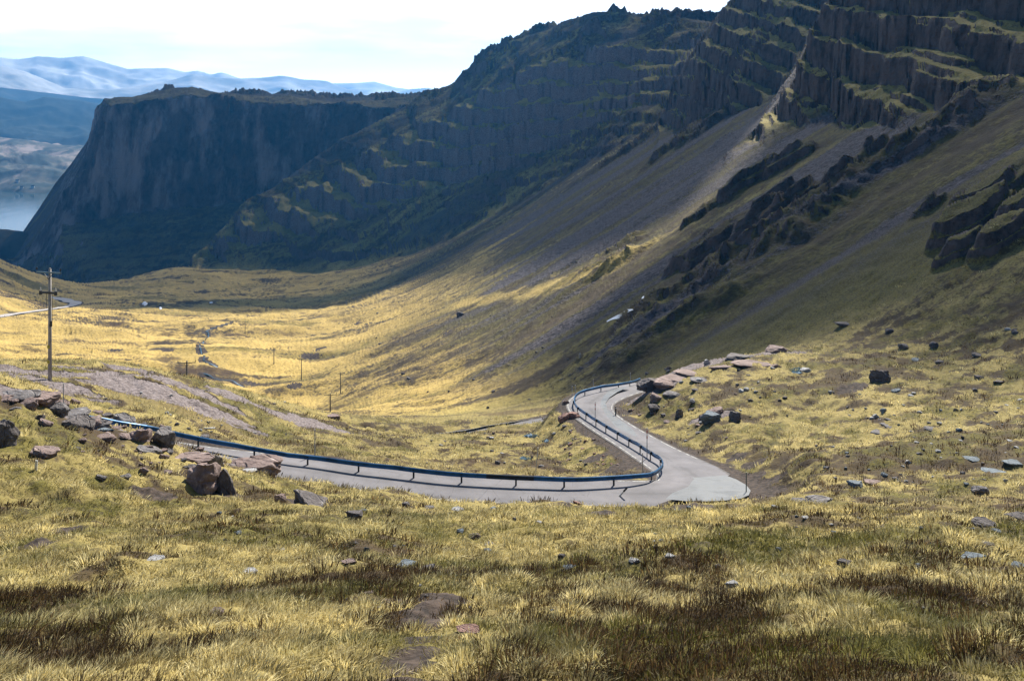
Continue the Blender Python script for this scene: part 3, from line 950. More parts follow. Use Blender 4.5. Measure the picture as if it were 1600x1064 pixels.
LOCH_Z = -330.0
ridge('hills', [(-300, 350, 2000), (-60, 352, 1880), (0, 357, 1800), (30, 361, 1760), (58, 369, 1720), (90, 385, 1680), (160, 440, 1640), (400, 480, 1600)], -345, 420,
      hill_material('near_hill', (0.03, 0.034, 0.028), (0.075, 0.07, 0.05), 60), 18, 5)
ridge('far_shore', [(-400, 225, 4988), (-100, 218, 4814), (0, 214, 4756), (40, 219, 4640), (90, 226, 4582), (160, 232, 4524), (400, 235, 4524)], LOCH_Z - 4, 980,
      hill_material('far_fields', (0.03, 0.045, 0.04), (0.10, 0.10, 0.08), 110, (0.26, 0.22, 0.20)), 36, 8, 0.8)
ridge('forested_hill', [(-500, 150, 6380), (-100, 148, 6148), (0, 152, 6032), (40, 160, 5916), (70, 152, 5974), (130, 158, 5916), (165, 165, 5916), (400, 190, 5916)], LOCH_Z - 4, 1500,
      hill_material('forest', (0.010, 0.020, 0.022), (0.022, 0.036, 0.034), 300), 36, 12)
ridge('far_hills', [(-500, 120, 7829), (-60, 132, 7655), (0, 137, 7539), (60, 144, 7539), (130, 152, 7539), (200, 158, 7539), (420, 168, 7539), (700, 172, 7539)], LOCH_Z - 4, 1450,
      hill_material('far_moor', (0.02, 0.03, 0.032), (0.05, 0.06, 0.055), 400), 48, 15)
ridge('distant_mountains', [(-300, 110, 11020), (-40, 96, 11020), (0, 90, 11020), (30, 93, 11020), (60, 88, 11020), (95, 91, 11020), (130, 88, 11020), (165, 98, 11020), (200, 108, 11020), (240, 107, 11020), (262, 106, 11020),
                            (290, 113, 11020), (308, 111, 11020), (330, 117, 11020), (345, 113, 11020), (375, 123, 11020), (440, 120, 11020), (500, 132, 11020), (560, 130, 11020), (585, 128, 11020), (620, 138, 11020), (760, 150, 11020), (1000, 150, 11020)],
      LOCH_Z - 4, 1850, hill_material('far_peaks', (0.50, 0.50, 0.50), (0.80, 0.80, 0.80), 500), 70, 18)  # pale colour stands in for the brightness of lit haze
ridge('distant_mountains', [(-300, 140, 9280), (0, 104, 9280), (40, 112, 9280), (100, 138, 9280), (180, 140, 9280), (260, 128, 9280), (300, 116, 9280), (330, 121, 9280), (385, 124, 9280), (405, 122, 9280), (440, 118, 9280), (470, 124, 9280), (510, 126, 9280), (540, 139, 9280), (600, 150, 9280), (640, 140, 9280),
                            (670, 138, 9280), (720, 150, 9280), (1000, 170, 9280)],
      LOCH_Z - 4, 1500, hill_material('far_peaks_front', (0.32, 0.33, 0.33), (0.58, 0.58, 0.58), 500), 60, 21)  # haze paleness put into the base colour here too


def build_loch():
    M = Mat('loch_water_surface')
    M.color((0.02, 0.05, 0.06)); M.rough(0.10)
    M.b.inputs['Specular IOR Level'].default_value = 0.5
    n = M.noise(0.02, 6, 0.6, M.coord((1, 0.35, 1)))
    M.bump(n, 0.12, 4.0)
    a = np.linspace(math.radians(-60), math.radians(25), 80)
    V = [(r * math.sin(t), r * math.cos(t), LOCH_Z) for t in a for r in (1350, 5600)]
    F = [(2 * i, 2 * i + 2, 2 * i + 3, 2 * i + 1) for i in range(len(a) - 1)]
    tag(mesh_np('loch_water', V, np.array(F)[:, ::-1], M.m), kind='structure')


build_loch()

# ------------------------------------------------------------------ road surfaces
def ribbon(name, P, offs, mat, lift=0.0, crown=0.0, kind='structure', parent=None):
    """strip along P (x,y,z,halfwidth); offs in -1..1 of the half width"""
    P = np.asarray(P)
    t = np.gradient(P[:, :2], axis=0)
    t /= np.linalg.norm(t, axis=1)[:, None]
    nn = np.c_[-t[:, 1], t[:, 0]]
    V = []
    for o in offs:
        xy = P[:, :2] + nn * (P[:, 3] * o)[:, None]
        V.append(np.c_[xy, P[:, 2] + lift + crown * (1 - o * o)])
    V = np.stack(V, 1)
    m, k = V.shape[:2]
    idx = np.arange(m * k).reshape(m, k)
    F = np.stack([idx[:-1, :-1], idx[1:, :-1], idx[1:, 1:], idx[:-1, 1:]], -1).reshape(-1, 4)[:, ::-1]
    ln = np.zeros((m * k, 4), np.float32); ln[:, 0] = np.tile(np.asarray(offs, np.float32), m) * 0.5 + 0.5
    o = mesh_np(name, V.reshape(-1, 3), F, mat, True, parent, dict(lane=ln))
    if kind: tag(o, kind=kind)
    return o


def asphalt(name, base, tint, wet=0.0, lanes=True):
    M = Mat(name)
    n1 = M.noise(0.5, 5, 0.6); n2 = M.noise(30.0, 3, 0.7); n3 = M.noise(1.6, 5, 0.65)
    c = M.mix(M.ramp(n1, 0.3, 0.7), base, tint)
    c = M.mix(M.ramp(n3, 0.55, 0.72, 0, 0.45), c, tuple(x * 0.55 for x in base))
    ck = M.voro(0.45, 'DISTANCE_TO_EDGE', vec=M.coord((1, 1, 1)))
    c = M.mix(M.ramp(ck, 0.0, 0.012, 0.55, 0.0), c, tuple(x * 0.4 for x in base))
    pt = M.noise(0.13, 2, 0.4)
    c = M.mix(M.ramp(pt, 0.56, 0.58, 0.0, 0.35), c, tuple(x * 0.7 for x in base))
    c = M.mix(M.ramp(n2, 0.3, 0.7, 0.0, 0.35), c, tuple(x * 1.35 for x in tint))
    if lanes:
        ln = M.attr('lane')[0]
        a = M.math('ABSOLUTE', M.math('SUBTRACT', ln, 0.5))                # 0 centre .. 0.5 edge
        wheel = M.math('MULTIPLY', M.ramp(M.math('ABSOLUTE', M.math('SUBTRACT', a, 0.22)), 0.03, 0.12, 1.0, 0.0), M.ramp(n1, 0.25, 0.7, 0.2, 0.9))
        c = M.mix(M.math('MULTIPLY', wheel, 0.55), c, tuple(x * 1.28 for x in tint))
        c = M.mix(M.ramp(M.math('ADD', a, M.math('MULTIPLY', M.math('SUBTRACT', n3, 0.5), 0.16)), 0.44, 0.50, 0.0, 0.8), c, (0.060, 0.052, 0.046))
        c = M.mix(M.ramp(M.math('ADD', a, M.math('MULTIPLY', M.math('SUBTRACT', n1, 0.5), 0.25)), 0.05, 0.0, 0.0, 0.35), c, tuple(x * 0.6 for x in base))
    M.color(c)
    if wet:
        M.rough(M.ramp(n1, 0.35, 0.65, 0.45, 0.75)); M.b.inputs['Specular IOR Level'].default_value = 0.4
    else:
        M.rough(0.8)
    M.bump(n2, 0.25, 0.01)
    return M.m


TARMAC = asphalt('worn_tarmac', (0.108, 0.105, 0.117), (0.155, 0.149, 0.163))
WET_TARMAC = asphalt('old_wet_tarmac', (0.080, 0.088, 0.100), (0.125, 0.137, 0.155), 1.0, False)
GREY_TARMAC = asphalt('pale_tarmac', (0.32, 0.30, 0.29), (0.42, 0.39, 0.37), 0.0, False)


def line_paint():
    M = Mat('worn_white_paint')
    n = M.noise(1.1, 6, 0.75)
    M.color(M.mix(M.ramp(n, 0.42, 0.6), (0.16, 0.15, 0.15), (0.46, 0.46, 0.44)))
    return M.m


PAINT = line_paint()
OFFS = np.linspace(-1, 1, 9)
ribbon('road', RC, OFFS, TARMAC, 0.0, 0.05)
ribbon('lower_road', LC, OFFS, TARMAC, 0.0, 0.05)
ribbon('valley_road', FC, OFFS, GREY_TARMAC, 0.1, 0.05)


def edge_line(name, P, side, i0, i1):
    Q = np.array(P[i0:i1])
    t = np.gradient(Q[:, :2], axis=0); t /= np.linalg.norm(t, axis=1)[:, None]
    nn = np.c_[-t[:, 1], t[:, 0]]
    Q[:, :2] += nn * (side * (Q[:, 3] - 0.22))[:, None]
    z = Q[:, 2] + 0.05 * (1 - ((Q[:, 3] - 0.22) / Q[:, 3]) ** 2) + 0.008
    Q[:, 2] = z
    Q[:, 3] = 0.05
    ribbon(name, Q, [-1, 1], PAINT)


def near_i(u, v, r):
    p = W(u, v, r)
    return int(np.argmin((RC[:, 0] - p.x) ** 2 + (RC[:, 1] - p.y) ** 2))


I_HAIR0, I_HAIR1 = near_i(1060, 729, 71), near_i(1050, 767, 61.7)
edge_line('road_marking', RC, 1, 10, I_HAIR0 - 4)
edge_line('road_marking', RC, 1, I_HAIR1 + 4, len(RC) - 2)
edge_line('road_marking', RC, -1, 10, len(RC) - 2)


def poly_sheet(name, poly, mat, lift):
    bm = bmesh.new()
    vs = [bm.verts.new((p[0], p[1], p[2] + lift)) for p in poly]
    bm.faces.new(vs)
    bmesh.ops.triangulate(bm, faces=bm.faces[:])
    me = bpy.data.meshes.new(name); bm.to_mesh(me); bm.free()
    if me.polygons[0].normal.z < 0: me.flip_normals()
    me.materials.append(mat)
    o = bpy.data.objects.new(name, me); COL.objects.link(o)
    tag(o, kind='structure')


poly_sheet('hairpin_apron', APRON, WET_TARMAC, -0.015)
poly_sheet('passing_place', BAY, WET_TARMAC, -0.015)

# ------------------------------------------------------------------ grass
def grass_material():
    M = Mat('moor_grass')
    a = M.N.new('ShaderNodeAttribute'); a.attribute_name = 'tint'
    M.color(a.outputs['Color'])
    M.rough(0.75)
    tr = M.N.new('ShaderNodeBsdfTranslucent')
    M.L.new(a.outputs['Color'], tr.inputs[0])
    mx = M.N.new('ShaderNodeMixShader'); mx.inputs[0].default_value = 0.35
    M.L.new(M.b.outputs[0], mx.inputs[1]); M.L.new(tr.outputs[0], mx.inputs[2])
    M.L.new(mx.outputs[0], M.out.inputs[0])
    return M.m


def scatter(n, r0, r1, power, az=34.5):
    """random ground points, density per square metre falling as r**-power"""
    e = 2.0 - power
    u = RNG.random(n)
    r = (r0 ** e + u * (r1 ** e - r0 ** e)) ** (1 / e) if abs(e) > 1e-6 else r0 * (r1 / r0) ** u
    a = np.radians((RNG.random(n) * 2 - 1) * az)
    return r * np.sin(a), r * np.cos(a), r


def build_grass(name, n, r0, r1, power, blades, length, width, spread, heather=False, wind=(0.28, -0.12)):
    if r1 < 50: n = int(n * 1.35)
    x, y, r = scatter(n, r0, r1, power, 46.5 if r1 < 50 else 36.0)
    h, m = height(x, y, True)
    ms, mo = moor_mix(x, y)
    mo = np.clip(mo + 0.5 * m['wl'] * sstep(90, 120, r), 0, 1); ms = ms - 0.25 * m['wl'] * sstep(90, 120, r)
    bare = bare_mask(x, y); peat = peat_mask(x, y)
    ok = (m['D'] > 0.25 + 0.9 * RNG.random(n)) & (bare < 0.35) & (peat < 0.4)
    for px, py, pr in ROCKPTS:
        ok &= (x - px) ** 2 + (y - py) ** 2 > pr * pr
    pick = np.ones(n) if heather == 'turf' else np.clip((0.48 - ms) * 3.0 + 0.5, 0, 1) if heather else np.clip((ms - 0.42) * 3.0 + 0.45, 0.06, 1)
    ok &= RNG.random(n) < pick
    x, y, h, r, ms, mo = (q[ok] for q in (x, y, h, r, ms, mo))
    n = len(x)
    tus = 0.55 + 0.85 * RNG.random(n) ** 1.5 + 0.45 * np.clip(fbm(x / 1.6, y / 1.6, 2, 201), -0.6, 1)
    k = blades
    grow = (r / r0) ** 0.30
    ang = RNG.random((n, k)) * 2 * np.pi
    rho = np.sqrt(RNG.random((n, k)))
    rad = rho * spread * grow[:, None] * (0.35 + 0.3 * RNG.random((n, 1)))
    bx = x[:, None] + rad * np.cos(ang); by = y[:, None] + rad * np.sin(ang)
    ln = length * tus[:, None] * (0.6 + 0.6 * RNG.random((n, k))) * grow[:, None]
    lean = rho * (0.55 + 0.75 * RNG.random((n, k))) + 0.1
    wdir = fbm(x / 5, y / 5, 2, 205) * 2.0
    ws = 0.5 + RNG.random(n)
    wx = (wind[0] * np.cos(wdir) - wind[1] * np.sin(wdir)) * ws; wy = (wind[0] * np.sin(wdir) + wind[1] * np.cos(wdir)) * ws
    ux = np.cos(ang) * lean + wx[:, None]; uy = np.sin(ang) * lean + wy[:, None]
    if heather:
        ux *= 0.8; uy *= 0.8
    up = np.sqrt(np.clip(1.15 - 0.6 * (ux * ux + uy * uy), 0.08, 2))
    wd = width * (0.7 + 0.6 * RNG.random((n, k))) * grow[:, None]
    side = RNG.random((n, k)) * np.pi
    sx, sy = np.cos(side) * wd, np.sin(side) * wd
    bz = h[:, None] - 0.03
    V = np.empty((n, k, 5, 3), np.float32)
    bz = np.repeat(bz, k, 1)
    mxx, myy, mz = bx + ux * ln * 0.38, by + uy * ln * 0.38, bz + up * ln * 0.62
    tx, ty, tz = bx + ux * ln, by + uy * ln, bz + up * ln * 0.92
    V[:, :, 0] = np.stack([bx - sx, by - sy, bz], -1); V[:, :, 1] = np.stack([bx + sx, by + sy, bz], -1)
    V[:, :, 2] = np.stack([mxx - sx * .8, myy - sy * .8, mz], -1); V[:, :, 3] = np.stack([mxx + sx * .8, myy + sy * .8, mz], -1)
    V[:, :, 4] = np.stack([tx, ty, tz], -1)
    # colour of each blade
    j = RNG.random((n, k, 1))
    cl = (RNG.random((n, 1, 1)) ** 1.5 * 1.25 + 0.32)
    straw = np.array([0.82, 0.73, 0.42]); gold = np.array([0.58, 0.47, 0.18]); olv = np.array([0.13, 0.13, 0.022]); brn = np.array([0.10, 0.062, 0.028])
    if heather == 'turf':
        f = np.clip(ms[:, None, None] * 0.9 + 0.4 * (j - 0.5), 0, 1); fo_ = np.clip(mo[:, None, None] * 1.1 - 0.1, 0, 0.8)
        base = np.array([0.065, 0.042, 0.020]) * (1 - f) + np.array([0.40, 0.32, 0.13]) * f
        base = base * (1 - fo_) + np.array([0.12, 0.125, 0.020]) * fo_
    elif heather:
        base = np.where(j < 0.6, np.array([0.062, 0.037, 0.018]), np.where(j < 0.85, np.array([0.115, 0.070, 0.026]), np.array([0.22, 0.15, 0.07])))
    else:
        f_ol = np.clip((mo[:, None, None] - 0.35) * 1.6 + 0.5 * (RNG.random((n, 1, 1)) - 0.5), 0, 0.85)
        f_br = np.clip((0.50 - ms[:, None, None]) * 1.2 + 0.6 * (RNG.random((n, 1, 1)) - 0.6), 0, 0.8)
        base = straw * j + gold * (1 - j)
        base = base * (1 - f_ol) + olv * f_ol
        base = base * (1 - f_br) + brn * f_br
    base = base * cl
    tint = np.ones((n, k, 5, 4), np.float32)
    tint[..., :3] = base[:, :, None, :]
    idx = np.arange(n * k, dtype=np.int32).reshape(-1, 1) * 5
    quads = idx + np.array([0, 1, 3, 2]); tris = idx + np.array([2, 3, 4])
    o = mesh_np(name, V.reshape(-1, 3), [quads, tris], GRASS, False, None, dict(tint=tint.reshape(-1, 4)))
    return tag(o, kind='stuff')


GRASS = grass_material()
# ------------------------------------------------------------------ rocks
def rock_material(name, dark, light, lichen, lf=0.5, moss=0.0):
    M = Mat(name)
    n = M.noise(2.2, 7, 0.65); n2 = M.noise(9.0, 5, 0.7); n3 = M.noise(0.9, 4, 0.6, M.coord((0.5, 0.5, 2.5)))
    c = M.mix(M.ramp(n, 0.3, 0.72), dark, light)
    c = M.mix(M.ramp(n3, 0.5, 0.7, 0.0, 0.5), c, tuple(v * 0.6 for v in dark))
    c = M.mix(M.ramp(n2, 0.56, 0.70, 0.0, lf), c, lichen)
    if moss:
        g = M.N.new('ShaderNodeNewGeometry'); sp = M.N.new('ShaderNodeSeparateXYZ'); M.L.new(g.outputs['Normal'], sp.inputs[0])
        c = M.mix(M.ramp(M.math('ADD', sp.outputs[2], M.math('MULTIPLY', M.math('SUBTRACT', n, 0.5), 1.5)), 0.75, 1.05, 0.0, moss), c, (0.10, 0.10, 0.015))
    M.color(c); M.rough(0.85)
    M.b.inputs['Specular IOR Level'].default_value = 0.35
    cr = M.voro(1.3, 'DISTANCE_TO_EDGE')
    h = M.math('ADD', M.math('MULTIPLY', n, 1.2), M.math('MULTIPLY', n2, 0.5))
    h = M.math('ADD', h, M.math('MULTIPLY', M.ramp(cr, 0.0, 0.05), 0.5))
    M.bump(h, 1.0, 0.09)
    return M.m


ROCKM = dict(
    grey=rock_material('grey_sandstone', (0.080, 0.072, 0.074), (0.22, 0.205, 0.21), (0.46, 0.46, 0.47), 0.6),
    blue=rock_material('blue_grey_sandstone', (0.085, 0.105, 0.125), (0.20, 0.245, 0.285), (0.42, 0.48, 0.53), 0.6),
    pink=rock_material('pink_sandstone', (0.12, 0.085, 0.078), (0.32, 0.235, 0.215), (0.46, 0.44, 0.43), 0.45),
    dark=rock_material('dark_sandstone', (0.055, 0.047, 0.048), (0.17, 0.15, 0.15), (0.30, 0.31, 0.33), 0.4),
    pale=rock_material('pale_lichened_sandstone', (0.28, 0.28, 0.29), (0.52, 0.52, 0.52), (0.66, 0.67, 0.68), 0.5),
    mossy=rock_material('mossy_sandstone', (0.10, 0.07, 0.06), (0.22, 0.16, 0.14), (0.34, 0.34, 0.30), 0.3, 0.9),
    red=rock_material('red_sandstone', (0.16, 0.085, 0.07), (0.36, 0.21, 0.17), (0.40, 0.46, 0.50), 0.7),
)


def rock_mesh(name, seed, flat=0.0, sub=3, cuts=9, mat=None):
    """unit rock: a ball cut by random planes into facets, then weathered; spans about -0.5..0.5, base at 0"""
    rg = np.random.default_rng(seed)
    bm = bmesh.new()
    bmesh.ops.create_icosphere(bm, subdivisions=sub, radius=1.0)
    V = np.array([v.co[:] for v in bm.verts])
    for i in range(cuts):
        nrm = rg.normal(size=3); nrm /= np.linalg.norm(nrm)
        if i == 0: nrm = np.array([0.15 * rg.normal(), 0.15 * rg.normal(), 1.0]); nrm /= np.linalg.norm(nrm)
        d = rg.uniform(0.42, 0.80) - (0.12 if i == 0 else 0)
        s = V @ nrm
        over = np.clip(s - d, 0, None)
        V -= over[:, None] * nrm * 0.94
    nz = fbm(V[:, 0] * 2.1 + seed, V[:, 1] * 2.1 + V[:, 2] * 1.7, 4, seed)
    V *= (1 + 0.13 * nz)[:, None]
    bed = np.sin(V[:, 2] * (9 + seed % 5) + 1.5 * nz)
    V[:, :2] *= (1 + 0.035 * np.sign(bed) * np.abs(bed) ** 0.5)[:, None]
    V += 0.045 * np.stack([vn(V[:, 1] * 7 + k, V[:, 2] * 7 + V[:, 0] * 5, seed + 9 + k) for k in range(3)], 1)
    mn, mx = V.min(0), V.max(0)
    V = (V - (mn + mx) / 2) / (mx - mn)
    V[:, 2] += 0.5
    for v, c in zip(bm.verts, V): v.co = c
    me = bpy.data.meshes.new(name); bm.to_mesh(me); bm.free()
    me.polygons.foreach_set('use_smooth', np.full(len(me.polygons), sub >= 4))
    if mat: me.materials.append(mat)
    return me


ROCK_CACHE = {}


def rock_shape(kind, i, sub=3):
    key = (kind, i, sub)
    if key not in ROCK_CACHE:
        ROCK_CACHE[key] = rock_mesh('boulder', 40 + i * 7, 0, sub, 7 + i % 6, ROCKM[kind])
    return ROCK_CACHE[key]


ROCKPTS = []


def put_rock(u, vb, w, h, kind, label, name='boulder', cat='boulder', group=None, seed=None, depth=None, tilt=0.0, sink=0.30, big=False, r0=6.0, rz=None):
    """rock whose base shows at pixel (u, vb), w x h pixels large in the photograph"""
    p = hit(u, vb, r0)
    d = p.y
    if seed is None: seed = int(u * 7 + vb * 13)
    o = bpy.data.objects.new(name, rock_shape(kind, seed % 13, 5 if big else 4))
    wm = w * d / FPX; hm = h * d / FPX * 1.05
    dm = depth * d / FPX if depth else wm * (0.75 + 0.3 * ((seed * 37) % 100) / 100)
    a = math.atan2(p.x, p.y)
    dip = -p.z / d
    # seen from above the height in the picture is part top, part face
    hm = max(0.35 * hm, hm - dm * dip * 0.7) * (1 + sink)
    fwd = dm * 0.45
    x, y = p.x + math.sin(a) * fwd, p.y + math.cos(a) * fwd
    o.location = (x, y, min(p.z, float(height(np.array([x]), np.array([y]))[0])) - sink * hm)
    o.rotation_euler = (0.08 * math.sin(seed), tilt, (-a + 0.4 * math.sin(seed * 1.7)) if rz is None else rz - a)
    o.scale = (wm, dm, hm)
    COL.objects.link(o)
    ROCKPTS.append((x - math.sin(a) * dm * 0.35, y - math.cos(a) * dm * 0.35, max(wm, dm) * 0.55 + 0.10))
    tag(o, label, cat, group)
    return o


